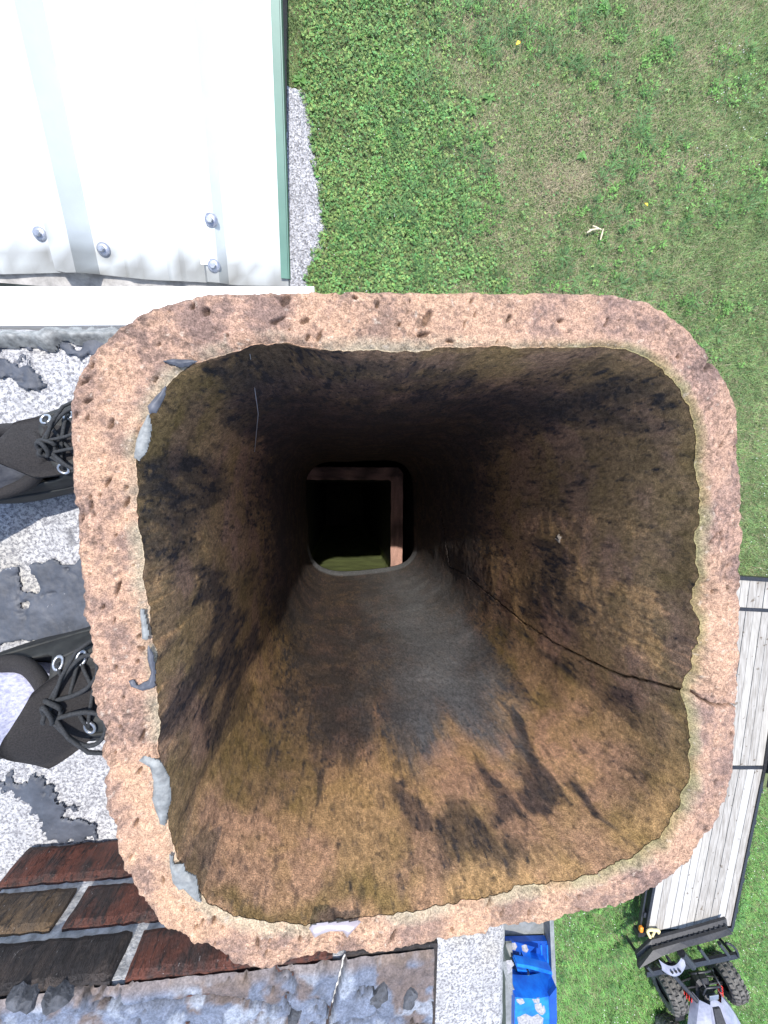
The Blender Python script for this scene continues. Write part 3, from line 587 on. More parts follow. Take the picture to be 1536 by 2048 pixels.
inn = V[:, 2] < ZL-.006; innr = np.tile(np.arange(len(rows)) < 50, NL); mossy = innr & (V[:, 1] < li_b+.02)
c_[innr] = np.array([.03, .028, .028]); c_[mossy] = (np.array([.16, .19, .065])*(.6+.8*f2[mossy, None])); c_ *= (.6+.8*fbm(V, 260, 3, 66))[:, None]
low = empty('lower_flue_liner', (0, 0, ZL-1.4), label='pinkish flue tile deep below, its rim showing past the first tile', cat='flue tile')
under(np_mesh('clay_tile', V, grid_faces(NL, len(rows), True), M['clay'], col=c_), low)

# ---- chimney: brick shaft, concrete crown, brick upstand, sealant patches
chim = empty('chimney', (0, -.3, 0), label='old chimney top with speckled concrete crown and low brick upstand', cat='chimney')
M['soot_brick'] = pm('sooty_brick', (.02, .018, .018), (.06, .045, .04), 30, .95, .4, .003)
XL, XR, YB, YT = -1.1, .232, -.98, .176
mb = MB(); o_x0, o_x1, o_y0, o_y1 = lo_l-.06, .225, -.30, .135
zt, zb = ZC-.06, 0.0; e_ = .0
mb.box(((XL+o_x0)/2+.02, (YB+YT)/2, (zt+zb)/2), (o_x0-XL-.04, YT-YB-.04, zt-zb)); mb.box(((o_x1+XR-.004)/2, (YB+YT)/2, (zt+zb)/2), (XR-.004-o_x1, YT-YB-.04, zt-zb))
mb.box(((o_x0+o_x1)/2, (YB+.02+o_y0)/2, (zt+zb)/2), (o_x1-o_x0, o_y0-YB-.02, zt-zb)); mb.box(((o_x0+o_x1)/2, (YT-.02+o_y1)/2, (zt+zb)/2), (o_x1-o_x0, YT-.02-o_y1, zt-zb))
mb.box(((o_x0+o_x1)/2, (o_y0+o_y1)/2, 4.3), (o_x1-o_x0, o_y1-o_y0, .1)); under(mb.build('brick_shaft', M['soot_brick'], None), chim)
# concrete crown as a ring round the tile
NC = 900; tc_ = np.linspace(0, 2*np.pi, NC, endpoint=False); cc_, ss_ = np.cos(tc_), np.sin(tc_)
rin = np.interp(tc_, TA, (RO_+RI_)/2, period=2*np.pi)
with np.errstate(divide='ignore'):
    rx = np.where(cc_ > 0, (XR-FC[0])/cc_, (XL-FC[0])/np.where(cc_ == 0, -1e-9, cc_)); ry = np.where(ss_ > 0, (YT-FC[1])/ss_, (YB-FC[1])/np.where(ss_ == 0, -1e-9, ss_))
rout = np.minimum(abs(rx), abs(ry)); ncr = 150; q = np.linspace(0, 1, ncr)
RR = rin[:, None]+(np.maximum(rout, rin+.001)-rin)[:, None]*q; X = FC[0]+cc_[:, None]*RR; Y = FC[1]+ss_[:, None]*RR
p = np.stack([X.ravel(), Y.ravel(), 0*X.ravel()], -1)
def crown_z(p): return (fbm(p, 9, 3, 71)-.5)*.012+(fbm(p, 70, 3, 72)-.5)*.003
dedge = np.minimum(np.minimum(XR-p[:, 0], p[:, 0]-XL), np.minimum(YT-p[:, 1], p[:, 1]-YB))
z = ZC+crown_z(p)-np.clip(1-dedge/.012, 0, 1)**2*.012*(.6+.8*fbm(p, 50, 2, 73))
V = np.stack([p[:, 0], p[:, 1], z], -1); skirt = V.reshape(NC, ncr, 3)[:, -1].copy(); skirt[:, 2] = ZC-.09; V2 = np.concatenate([V.reshape(NC, ncr, 3), skirt[:, None]], 1).reshape(-1, 3)
hair = line_dist(*pix(V2), [(126, 990), (132, 1030), (140, 1070), (150, 1110), (152, 1140)])
fa = fbm(V2, 14, 4, 74); base = np.array([.50, .50, .51])*(.72+.5*fa)[:, None]; yel = np.array([.42, .38, .29]); base = base+(yel-base)*(sstep(.6, .75, fbm(V2, 9, 3, 75))*.5)[:, None]
base *= (1-.6*sstep(2.5, .8, hair))[:, None]
m, t, b = nodes('speckled_concrete'); at = t.nodes.new('ShaderNodeAttribute'); at.attribute_name = 'col'; c = at.outputs['Color']
c = mixc(t, ramp(t, noise(t, 300, 4, .75), [(.42, 0.0), (.60, .88)]), c, (.085, .085, .10)); c = mixc(t, ramp(t, noise(t, 40, 6, .75), [(.50, 0.0), (.74, .75)]), c, (.20, .20, .215))
t.links.new(c, b.inputs['Base Color']); b.inputs['Roughness'].default_value = .9; bump(t, b, noise(t, 260, 4), .6, .0025); M['concrete'] = m
under(np_mesh('concrete_crown', V2, grid_faces(NC, ncr+1, True), m, col=base), chim)
for k, (pl, lb, rg) in enumerate([([(-200, 690), (60, 676), (150, 672), (230, 668), (260, 700), (190, 712), (120, 712), (105, 730), (60, 722), (85, 752), (70, 760), (20, 757), (-200, 770)], 'dark sealant patch along the white flashing', .02),
                              ([(-250, 1190), (-20, 1165), (20, 1135), (60, 1125), (170, 1118), (330, 1110), (330, 1300), (160, 1300), (60, 1280), (-250, 1330)], 'broad dark sealant patch between the two shoes', .012),
                              ([(-30, 1540), (60, 1500), (110, 1560), (130, 1600), (150, 1625), (185, 1660), (160, 1690), (90, 1688), (60, 1640), (20, 1590), (-60, 1590)], 'torn dark sealant patch next to the bricks', .03)]):
    blob('sealant_patch', pl, DC-.003, M['sealant'], .0016, .002, .0014, chim, seed=80+k, rag=rg, zf=lambda p: crown_z(p), label=lb, both=False, holes=(.60, .66, .57)[k])
# crack-edged mortar lip along the flashing
blob('mortar_lip', [(-300, 662), (60, 664), (240, 656), (250, 678), (215, 680), (180, 676), (150, 684), (120, 672), (100, 690), (60, 682), (-300, 690)], DC-.008, M['smear_grey'], .007, .005, .002, chim, seed=91, rag=.012, zf=lambda p: crown_z(p), both=False)

# brick upstand
YF = P(130, 1692, DC)[1]; zc = [ZC-.004, H-.430, H-.381, H-.334]
x_end = P(60, 1692, DC)[0]; x_r = P(872, 1900, .345)[0]
def brick_mat(name, c1, c2, lo, hi):
    m, t, b = nodes(name); c = mixc(t, ramp(t, noise(t, 30, 5, .65, stretch=(1, 1, .6)), [(lo, 0.0), (hi, 1.0)]), c1, c2)
    fl = noise(t, 210, 4, .7, stretch=(1, 1, .22)); c = mixc(t, ramp(t, fl, [(.52, 0.0), (.62, .85)]), c, (.012, .010, .010)); c = mixc(t, ramp(t, noise(t, 420, 3, .7, stretch=(1, 1, .4)), [(.68, 0.0), (.73, .8)]), c, (.40, .38, .37))
    t.links.new(c, b.inputs['Base Color']); b.inputs['Roughness'].default_value = .7; bump(t, b, fl, 1.0, .004); return m
M['brick_red'] = brick_mat('red_brick', (.115, .036, .022), (.04, .026, .023), .42, .62)
M['brick_tan'] = brick_mat('tan_brick', (.14, .088, .045), (.06, .045, .034), .42, .66)
M['brick_dark'] = brick_mat('dark_brick', (.022, .018, .018), (.075, .055, .045), .45, .7)
M['mortar'] = pm('pale_mortar', (.30, .30, .30), (.68, .68, .68), 90, .9, .6, .003)
up = mb = MB(); mb.box(((x_end+.006+x_r-.004)/2, YF-.15-.006, (zc[0]+zc[3])/2-.004), (x_r-x_end-.01, .30, zc[3]-zc[0]-.006)); up = mb.build('brick_upstand', M['mortar'], None); under(up, chim)
def brick(x0, x1, k, mat, seed, dy=0.0):
    h = zc[k+1]-zc[k]-.009; cx_, cz_ = (x0+x1)/2, (zc[k]+zc[k+1])/2; nx, nz = max(6, int((x1-x0)/.006)), 9
    gx = np.linspace(-(x1-x0)/2, (x1-x0)/2, nx); gz = np.linspace(-h/2, h/2, nz); X, Z = np.meshgrid(gx, gz, indexing='ij'); e = np.minimum((x1-x0)/2-abs(X), h/2-abs(Z))
    p = np.stack([X.ravel()+seed, Z.ravel()*.25, 0*X.ravel()+seed], -1); Yv = .003*(1-np.exp(-e/.003)).ravel()+(fbm(p, 160, 3, seed)-.5)*.005; X = X+.0025*(fbm(p*3, 60, 3, seed+40).reshape(X.shape)-.5)*2; Z = Z+.002*(fbm(p*3+9, 60, 3, seed+41).reshape(X.shape)-.5)*2
    F_ = np.stack([cx_+X.ravel(), YF+dy-.002+Yv, cz_+Z.ravel()], -1); B = F_.copy(); B[:, 1] = YF-.09
    Fc = grid_faces(nx, nz)[:, ::-1]; n = len(F_); ring = [i*nz for i in range(nx)]+[(nx-1)*nz+j for j in range(1, nz)]+[i*nz+nz-1 for i in range(nx-2, -1, -1)]+[j for j in range(nz-2, 0, -1)]
    sd = np.array([(ring[q], ring[(q+1) % len(ring)], ring[(q+1) % len(ring)]+n, ring[q]+n) for q in range(len(ring))])
    o = np_mesh('brick', np.vstack([F_, B]), np.vstack([Fc, sd]), M[mat], smooth=False); o.parent = up; return o
jx2 = P(140, 1815, .405)[0]; jx3 = [P(258, 1920, .357)[0], P(680, 1925, .357)[0]]; L = .2; g = .006
x = x_end; 
brick(x, x+.17, 0, 'brick_red', 1); brick(x+.18, x+.38, 0, 'brick_dark', 2); brick(x+.39, x_r, 0, 'brick_red', 3)
brick(x_end-.0, jx2-g, 1, 'brick_tan', 4); brick(jx2+g, jx2+L, 1, 'brick_red', 5); brick(jx2+L+.01, x_r, 1, 'brick_dark', 6)
brick(x_end, jx3[0]-g, 2, 'brick_dark', 7); brick(jx3[0]+g, jx3[1]-g, 2, 'brick_red', 8); brick(jx3[1]+g, x_r, 2, 'brick_dark', 9)
th_u = math.radians(-1.2); cu = Vector((-.14, YF, 0)); Ru = Matrix.Rotation(th_u, 4, 'Z'); up.rotation_euler = (0, 0, th_u); up.location = cu-(Ru @ cu)
# mortar bed on top of the bricks, lumpy, with cored holes and stones
xs = np.arange(x_end, x_r-.002, .0022); ys = np.arange(YF-.30, YF-.004, .0022); X, Y = np.meshgrid(xs, ys, indexing='ij'); p = np.stack([X.ravel(), Y.ravel(), 0*X.ravel()], -1)
rn = fbm(p, 26, 4, 101); rd = np.minimum(abs(fbm(p, 16, 4, 102)-.5), abs(fbm(p, 34, 3, 107)-.52)*1.5); crk2 = sstep(.016, .004, rd)*sstep(.42, .55, fbm(p, 22, 2, 108)); pxx, pyy = pix(np.c_[p[:, :2], np.full(len(p), zc[3])])
ax = np.maximum(sstep(5, 2, abs(pxx-(672+(pyy-1990)*-.25))), sstep(5, 2, line_dist(pxx, pyy+(rn-.5)*16, [(190, 2012), (250, 2010), (330, 2004), (400, 1993), (470, 1994), (520, 2002), (560, 2012)])))
hgt = (rn-.5)*.007+(fbm(p, 110, 4, 103)-.5)*.006-crk2*.007-ax*.012
fr = np.clip(1-(YF-.004-p[:, 1])/.012, 0, 1); hgt = hgt*(1-.6*fr)-fr**2*.004
bl = np.array([.15, .175, .235]); br_ = np.array([.15, .11, .09]); wt = np.array([.31, .345, .41]); cm = bl*(.6+.8*fbm(p, 60, 4, 104))[:, None]; cm = cm+(br_-cm)*(sstep(.50, .58, fbm(p, 34, 4, 105))*.85)[:, None]; cm = cm+(wt-cm)*(sstep(.54, .64, fbm(p, 60, 4, 106))*.8)[:, None]
cm = cm+(np.array([.20, .15, .12])-cm)*(sstep(.014, .004, YF-.004-p[:, 1])*.7)[:, None]; cm *= (.5+.9*fbm(p, 260, 3, 109))[:, None]*(1-.85*np.maximum(crk2, ax))[:, None]
M['mortar_bed'] = attr_mat('lumpy_mortar', [(500, .3, .7, .6, 1.2)], rough=.65, bscale=400, bmp=.8, bdist=.002)
V = np.c_[p[:, :2], zc[3]+.001+hgt]; o = np_mesh('mortar_bed', V, grid_faces(len(xs), len(ys)), M['mortar_bed'], col=cm); o.parent = up
rs = np.random.default_rng(4)
M['lump'] = pm('mortar_lump', (.03, .033, .04), (.10, .105, .12), 70, .85, .6, .003)
for sx, sy, r in [(760, 1988, .0085), (822, 1992, .008), (108, 2012, .009), (40, 2016, .009), (590, 2035, .006)]:
    w = P(sx, sy, .331); mb = MB(); mb.lathe([(0, r*.25), (r*.4, r*.3), (r*.75, r*.22), (r*.98, r*.0), (r*1.1, -r*.5), (r*1.1, -r)], 15, rotz(rs.random()*3), w); V_ = np.array(mb.v); a_ = np.arctan2(V_[:, 1]-w[1], V_[:, 0]-w[0]); f_ = 1+.28*np.sin(a_*2+sx)+.16*np.sin(a_*5+sy)
    V_[:, :2] = w[:2]+(V_[:, :2]-w[:2])*f_[:, None]; V_[:, 2] += (fbm(V_, 260, 3, 200)-.5)*r*.9; mb.v = [tuple(v) for v in V_]
    o = mb.build('mortar_plug', M['lump'], None, smooth=False); o.parent = up

# ================================================================== PERSON (feet and lower legs beside the flue)
person = empty('person', (-.36, -.12, ZC), label='person standing on the chimney crown in black laced shoes and lilac socks', cat='person')
def shoe(ankle, head, roll, lab, tongue_out, sockm, wide=1.0):
    R3 = rotz(head) @ rotx(roll) @ np.diag([1.0, wide, 1+(wide-1)*.4]); base = np.array(ankle)
    def w(a): return np.asarray(a, float) @ R3.T+base
    xs_ = np.array([-.075, -.068, -.05, -.02, .015, .05, .08, .11, .14, .17, .195, .21, .218]); wd = np.array([.004, .022, .033, .037, .038, .041, .045, .049, .051, .047, .036, .02, .004]); hh = np.array([.03, .075, .088, .082, .078, .084, .074, .064, .056, .05, .044, .036, .02])
    X = np.linspace(xs_[0], xs_[-1], 64); Wd = np.interp(X, xs_, wd); Hh = np.interp(X, xs_, hh); ker = np.ones(5)/5; Wd = np.convolve(np.pad(Wd, 2, 'edge'), ker, 'valid'); Hh = np.convolve(np.pad(Hh, 2, 'edge'), ker, 'valid')
    ph = np.linspace(0, np.pi, 41); V = []
    for x_, w_, h_ in zip(X, Wd, Hh):
        cy_ = np.cos(ph); sz_ = np.sin(ph)**.62
        y_ = w_*np.sign(cy_)*np.abs(cy_)**.8; z_ = .012+(h_-.012)*sz_
        op = sstep(.045, .03, x_)*sstep(-.068, -.055, x_) if np.isscalar(x_) else 0
        z_ = z_-op*np.clip(1-np.abs(y_)/(w_*.72), 0, 1)**.35*.05
        th_ = sstep(.045, .055, x_)*sstep(.15, .13, x_); z_ = z_-th_*sstep(.021, .017, np.abs(y_))*.004*(z_ > .03)   # throat under the laces
        V.append(np.stack([np.full(41, x_), y_, z_], -1))
    V = np.array(V).reshape(-1, 3); V[:, 2] += (fbm(V, 60, 3, 5)-.5)*.003
    s_ = np_mesh('shoe', w(V), grid_faces(64, 41), M['shoe'], parent=None, label=lab); under(s_, person)
    sv = []; 
    for z_, ex in ((0, .002), (.006, .005), (.014, .005), (.018, .001)):
        for k in list(range(64)): sv.append((X[k], Wd[k]+ex, z_))
        for k in list(range(63, -1, -1)): sv.append((X[k], -Wd[k]-ex, z_))
    fs = [(r*128+k, r*128+(k+1) % 128, r*128+128+(k+1) % 128, r*128+128+k) for r in range(3) for k in range(128)]+[tuple(range(127, -1, -1)), tuple(3*128+k for k in range(128))]
    o = np_mesh('sole', w(sv), fs, M['black_rubber'], smooth=False); o.parent = s_; o.matrix_parent_inverse = s_.matrix_parent_inverse.copy()
    def sub(mb, name, mat, smooth=True):
        mb.v = [tuple(v) for v in w(np.array(mb.v))]; o = mb.build(name, mat, None, smooth=smooth); o.parent = s_; return o
    def top(x_, y_):
        w_ = np.interp(x_, X, Wd); h_ = np.interp(x_, X, Hh); cy_ = min(1, abs(y_)/w_)**(1/.8); return .012+(h_-.012)*(1-cy_**2)**.31
    # padded collar roll
    cr_ = []
    for a in np.linspace(0, 2*np.pi, 40, endpoint=False):
        x_ = -.012+.055*math.cos(a); y_ = math.sin(a)*.029; cr_.append((x_, y_, top(x_, y_)-.002))
    mb = MB(); mb.tube(cr_, .0062, 10, closed=True); sub(mb, 'collar', M['shoe_mesh'])
    # stitched overlay seams on both sides
    for sgn in (-1, 1):
        mb = MB(); mb.tube([(x_, sgn*y_, top(x_, y_)+.0003) for x_, y_ in zip(np.linspace(.05, .15, 14), .026+.009*np.sin(np.linspace(0, 3, 14)))], .0016, 6)
        mb.tube([(x_, sgn*y_, top(x_, y_)+.0002) for x_, y_ in zip(np.linspace(-.05, .10, 18), np.linspace(.031, .043, 18))], .0015, 6); sub(mb, 'seam', M['shoe'])
    ex_ = [.052, .070, .088, .106, .124]
    for sgn in (-1, 1):
        for x_ in ex_:
            c_ = np.array([x_, sgn*.024, top(x_, .024)+.0006]); mb = MB(); mb.tube([c_+np.array([.0042*math.cos(a), .0042*math.sin(a), -sgn*.0016*math.sin(a)*1.2]) for a in np.linspace(0, 2*np.pi, 14, endpoint=False)], .0013, 6, closed=True); sub(mb, 'eyelet', M['steel'])
    mb = MB()
    for k in range(len(ex_)):
        a = np.array([ex_[k], -.024, top(ex_[k], .024)]); 
        for sg in (-1, 1):
            if k+1 < len(ex_):
                a = np.array([ex_[k+1], sg*.024, top(ex_[k+1], .024)+.001]); c_ = np.array([ex_[k], -sg*.024, top(ex_[k], .024)+.001]); m_ = (a+c_)/2+np.array([0, 0, .0035+(.002 if sg > 0 else 0)])
                mb.tube([a, a*.7+m_*.3+np.array([0, 0, .002]), m_, c_*.7+m_*.3+np.array([0, 0, .002]), c_], .0016, 7)
    kx, ky = .050, -.004; kz = top(.05, .0)+.006
    tq = np.linspace(0, 2*np.pi, 26, endpoint=False)
    mb.tube([(kx+.006*math.cos(a)+.003*math.cos(2*a), ky+.007*math.sin(a), kz+.003*math.sin(2*a)) for a in tq], .0019, 7, closed=True)
    mb.tube([(kx+.004*math.sin(a), ky+.006*math.cos(a)-.002, kz+.003+.004*math.sin(a+1)) for a in tq], .0019, 7, closed=True)
    for sg, l_, ang in ((-1, .042, .5), (1, .038, -.2)):
        mb.tube([(kx+l_*math.sin(s_p*np.pi)*math.cos(ang)+.0*s_p+ .012*math.sin(2*np.pi*s_p)*math.sin(ang), ky+sg*(.006+.018*math.sin(s_p*np.pi))+.010*math.sin(2*np.pi*s_p), kz-.010*math.sin(s_p*np.pi)) for s_p in np.linspace(0, 1, 22)], .0016, 7)
        mb.tube([(kx, ky, kz), (kx+.012, ky+sg*.02, kz-.001), (kx+.022, ky+sg*.034, kz-.008), (kx+.045, ky+sg*.045, kz-.022)], .0016, 7)
    sub(mb, 'lace', M['lace'])
    # tongue
    tl = []; nu, nv = 15, 11
    for i in range(nu):
        s = i/(nu-1); x_ = .095-.085*s; zc_ = top(.08, 0)-.001 if s < .25 else top(.08, 0)-.001+(s-.25)*(.030 if not tongue_out else .045)
        for j in range(nv):
            q = j/(nv-1)*2-1; wq = .020+.008*math.sin(s*2.6)-(.010*max(0, s-.85)/.15); y_ = q*wq+(tongue_out and -.020*max(0, s-.2)/.8 or 0); tl.append((x_+(.008*q*q*s)+(tongue_out and .012*s or 0), y_, zc_-.012*q*q*(1-.4*s)-(tongue_out and .010*s*max(0, -q) or 0)))
    tl = np.array(tl); n_ = len(tl); back = tl-np.array([0.004, 0, .006]); Fc = grid_faces(nu, nv); rg_ = [i*nv for i in range(nu)]+[(nu-1)*nv+j for j in range(1, nv)]+[i*nv+nv-1 for i in range(nu-2, -1, -1)]+[j for j in range(nv-2, 0, -1)]
    sd = np.array([(rg_[k], rg_[(k+1) % len(rg_)], rg_[(k+1) % len(rg_)]+n_, rg_[k]+n_) for k in range(len(rg_))])
    o = np_mesh('tongue', w(np.vstack([tl, back])), np.vstack([Fc, Fc[:, ::-1]+n_, sd]), M['shoe_mesh']); o.parent = s_
    # sock, ribbed, and the leg above it
    az = np.linspace(0, 2*np.pi, 72, endpoint=False); hs = np.linspace(.03, .17, 30); lean = -.95
    sk = np.array([[(-.014+lean*max(0, h_-.05)+(.036+.004*math.sin(h_*30)+.0006*math.sin(a*18))*math.cos(a)*(.9+.4*max(0, .07-h_)/.07), (.026+.006*min(1, h_/.1)+.0006*math.sin(a*18))*math.sin(a), h_+.0012*math.sin(h_*420)) for h_ in hs] for a in az]).reshape(-1, 3)
    so_ = np_mesh('sock', w(sk), grid_faces(72, 30, True), sockm); under(so_, person)
    return w((-.014+lean*.10, 0, .15)), w((-.014+lean*.45, 0, .46))
a1 = P(24, 918, DC-.08); a2 = P(40, 1425, DC-.08)
l1 = shoe((a1[0]-.012, a1[1], ZC+.004), math.radians(16), 0, 'black shoe laced with a knot nearest the white flashing', False, M['trouser'])
l2 = shoe((a2[0]-.0, a2[1], ZC+.008), math.radians(9), math.radians(-8), 'black shoe with loose tongue and lilac sock', True, M['sock'], 1.38)
mb = MB()
for (q0, q1) in (l1, l2):
    dv = q1-q0; mb.tube([q0+dv*s for s in np.linspace(0, 1, 12)], [.043+.014*math.sin(min(1, s*1.5)*2.2) for s in np.linspace(0, 1, 12)], 20)
under(mb.build('trouser_legs', M['trouser'], None, smooth=True), person)

# ================================================================== TRAILER
trl_a = math.radians(-4.6); TU = np.array([math.sin(-trl_a), math.cos(trl_a), 0]); TR = np.array([TU[1], -TU[0], 0]); ZD = .62
A0 = P(1531, 1535, H-ZD); rear = P(1458, 1856, H-.48); LDV = float((A0-rear)[:2] @ TU[:2]); FRONT = float((P(1500, 1154, H-ZD)-A0)[:2] @ TU[:2]); CR2 = float((P(1500, 1219, H-ZD)-A0)[:2] @ TU[:2]); WT = 2.02
def TW(s, v, z): return np.array([A0[0], A0[1], 0])-TR*s+TU*v+np.array([0, 0, z])     # s: metres left of the right edge
trailer = empty('utility_trailer', tuple(TW(1.0, 0, 0)), label='black framed flatbed trailer with weathered plank deck and sloping tail', cat='trailer')
plank_m = []
for k, (c1, c2) in enumerate([((.29, .27, .24), (.41, .39, .355)), ((.34, .325, .30), (.47, .455, .43)), ((.23, .21, .185), (.37, .35, .32))]):
    m, t, b = nodes('weathered_plank_%s' % 'abc'[k]); tcn = t.nodes.new('ShaderNodeTexCoord'); mp = t.nodes.new('ShaderNodeMapping'); mp.inputs['Rotation'].default_value = (0, 0, -trl_a); mp.inputs['Scale'].default_value = (18, 1.6, 6); t.links.new(tcn.outputs['Object'], mp.inputs[0])
    n_ = N(t, 'ShaderNodeTexNoise'); n_.inputs['Scale'].default_value = 2; n_.inputs['Detail'].default_value = 6; n_.inputs['Distortion'].default_value = .5; t.links.new(mp.outputs[0], n_.inputs['Vector'])
    c = mixc(t, ramp(t, n_.outputs['Fac'], [(.35, 0.0), (.65, 1.0)]), c1, c2); c = mixc(t, ramp(t, noise(t, 9, 2, .4), [(.70, 0.0), (.74, .75)]), c, (.10, .075, .05)); c = mixc(t, ramp(t, noise(t, 2.2, 4), [(.55, 0.0), (.75, .35)]), c, (.25, .24, .22))
    t.links.new(c, b.inputs['Base Color']); b.inputs['Roughness'].default_value = .85; bump(t, b, n_.outputs['Fac'], .5, .006); plank_m.append(m)
NP = 11; pw = (WT-.12)/NP; dip = .16
for seg, (v0, v1, z0, z1) in enumerate([(CR2+.03, FRONT-.06, ZD, ZD), (.04, CR2-.03, ZD, ZD), (-LDV+.02, -.04, ZD-dip, ZD)]):
    for k in range(NP):
        s0 = .06+k*pw+.004+rng.uniform(0, .003); s1_ = s0+pw-.009-rng.uniform(0, .004); dzp = rng.uniform(-.004, .004); mb = MB()
        mb.slab([TW(s1_, v0, z0+dzp), TW(s0, v0, z0+dzp), TW(s0, v1, z1+dzp), TW(s1_, v1, z1+dzp)], .04, (0, 0, 1)); o = mb.build('plank', plank_m[int(rng.integers(3))], None); under(o, trailer)
def bar(name, quad, thick, mat='black_metal'): mb = MB(); mb.slab(quad, thick, (0, 0, 1)); o = mb.build(name, M[mat], None); under(o, trailer); return o
for v in (0.0, CR2): bar('cross_bar', [TW(WT-.06, v-.035, ZD+.006), TW(.06, v-.035, ZD+.006), TW(.06, v+.035, ZD+.006), TW(WT-.06, v+.035, ZD+.006)], .06)
bar('cross_bar', [TW(WT, FRONT-.06, ZD+.05), TW(0, FRONT-.06, ZD+.05), TW(0, FRONT+.01, ZD+.05), TW(WT, FRONT+.01, ZD+.05)], .14)
for s in (0.0, WT-.06):
    bar('side_rail', [TW(s+.06, 0, ZD+.02), TW(s, 0, ZD+.02), TW(s, FRONT, ZD+.02), TW(s+.06, FRONT, ZD+.02)], .14); bar('side_rail', [TW(s+.06, -LDV-.02, ZD-dip+.02), TW(s, -LDV-.02, ZD-dip+.02), TW(s, 0, ZD+.02), TW(s+.06, 0, ZD+.02)], .14)
bar('outer_rail', [TW(WT+.10, -LDV-.05, ZD-dip-.02), TW(WT+.06, -LDV-.05, ZD-dip-.02), TW(WT+.06, -.2, ZD-.06), TW(WT+.10, -.2, ZD-.06)], .06)
bar('end_beam', [TW(WT+.12, -LDV-.12, ZD-dip+.0), TW(-.02, -LDV-.12, ZD-dip+.0), TW(-.02, -LDV-.025, ZD-dip+.0), TW(WT+.12, -LDV-.025, ZD-dip+.0)], .14)
for q in (-3.2, -2.5, -1.9, -1.2, -.5, .4, 1.2):                                         # stake pockets both sides
    for s in (-.05, WT+.02):
        z_ = ZD+.0+dip*min(0, q)/LDV; bar('stake_pocket', [TW(s+.05, q-.05, z_), TW(s, q-.05, z_), TW(s, q+.05, z_), TW(s+.05, q+.05, z_)], .1)
for s0, s1_ in ((-.30, -.002), (WT+.11, WT+.36)):                                         # mudguards and wheels
    bar('mudguard', [TW(s1_, -.35, ZD+.12), TW(s0, -.35, ZD+.12), TW(s0, 1.5, ZD+.12), TW(s1_, 1.5, ZD+.12)], .06)
    for v in (.1, .95):
        mb = MB(); mb.lathe([(.12, -.1), (.3, -.1), (.34, -.06), (.345, 0), (.34, .06), (.3, .1), (.12, .1), (.1, 0)], 28, np.array([TR*0+np.array([0, 0, 1]), TU, TR]).T, TW((s0+s1_)/2, v, .345)); under(mb.build('wheel', M['black_rubber'], None, smooth=True), trailer)
mb = MB(); c_ = TW(WT+.11, -LDV+.1, ZD-dip+.03); mb.box(c_, (.07, .11, .07), rotz(trl_a), .015); under(mb.build('marker_lamp', M['orange_lens'], None), trailer)
mb = MB(); c_ = P(1304, 1868, H-.50); mb.tube([c_+np.array([.10*math.cos(a)*(1+.3*math.sin(3*a)), .16*math.sin(a)+.04*math.cos(2*a), .025+.012*math.sin(2*a)]) for a in np.linspace(0, 5.4, 26)], .028, 8); mb.tube([c_+np.array(v) for v in ((.05, .12, .02), (-.06, -.10, .03), (-.16, -.20, .02), (-.20, -.36, .02))], .022, 8)
mb.build('strap', M['yellow_strap'], None, smooth=True, label='crumpled pale yellow strap on the rear corner of the trailer deck', cat='strap')

# loading ramps leaning on the trailer's tail
ramp_o = empty('loading_ramp', tuple(P(1370, 1890, H)), label='black steel loading ramp with cleats and rungs across the trailer tail', cat='ramp')
def zr(d): return H-d
def band(p0, p1, dep0, dep1, name, thick):
    q0 = [P(*p, dep0) for p in p0]; q1 = [P(*p, dep1) for p in p1]; mb = MB()
    for k in range(len(q0)-1): mb.slab([q1[k], q1[k+1], q0[k+1], q0[k]], thick, (0, 0, 1))
    o = mb.build(name, M['black_metal'], None); under(o, ramp_o); return o
ta = [(1273, 1908), (1303, 1880), (1355, 1866), (1405, 1852), (1453, 1838)]; tb = [(1276, 1922), (1305, 1897), (1358, 1882), (1407, 1868), (1455, 1852)]
band(ta, tb, 6.42, 6.36, 'tread', .05)
t2 = [(1277, 1926), (1306, 1901), (1360, 1885), (1408, 1872), (1455, 1858)]; t3 = [(1278, 1938), (1325, 1912), (1377, 1894), (1420, 1883), (1466, 1868)]
band(t2, t3, 6.30, 6.24, 'tread', .05)
for k in range(19):                                                                       # cleats on the treads
    f = (k+.5)/19*4; i = min(3, int(f)); g_ = f-i
    for (A_, B_, d0_, d1_) in ((ta, tb, 6.42, 6.36),):
        a_ = np.array(A_[i])+(np.array(A_[i+1])-np.array(A_[i]))*g_; b_ = np.array(B_[i])+(np.array(B_[i+1])-np.array(B_[i]))*g_
        mb = MB(); mb.tube([P(*(a_*.45+b_*.55), (d0_*.5+d1_*.5))+np.array([0, 0, .012]), P(*b_, d1_)+np.array([0, 0, .02])], .028, 6); under(mb.build('cleat', M['atv_black'], None), ramp_o)
r3 = [P(1278+(1466-1278)*s, np.interp(1278+(1466-1278)*s, [p[0] for p in t3], [p[1] for p in t3])+1, 6.24)-np.array([0, 0, .03]) for s in np.linspace(0, 1, 10)]
rl_ = [P(1294, 1950, 6.3), P(1476, 1913, 6.3)]; mb = MB(); dvr = rl_[1]-rl_[0]; nn = np.array([-dvr[1], dvr[0], 0]); nn /= np.linalg.norm(nn); mb.slab([rl_[0]-nn*.055, rl_[1]-nn*.055, rl_[1]+nn*.055, rl_[0]+nn*.055], .05, (0, 0, 1)); under(mb.build('side_rail', M['black_metal'], None), ramp_o)
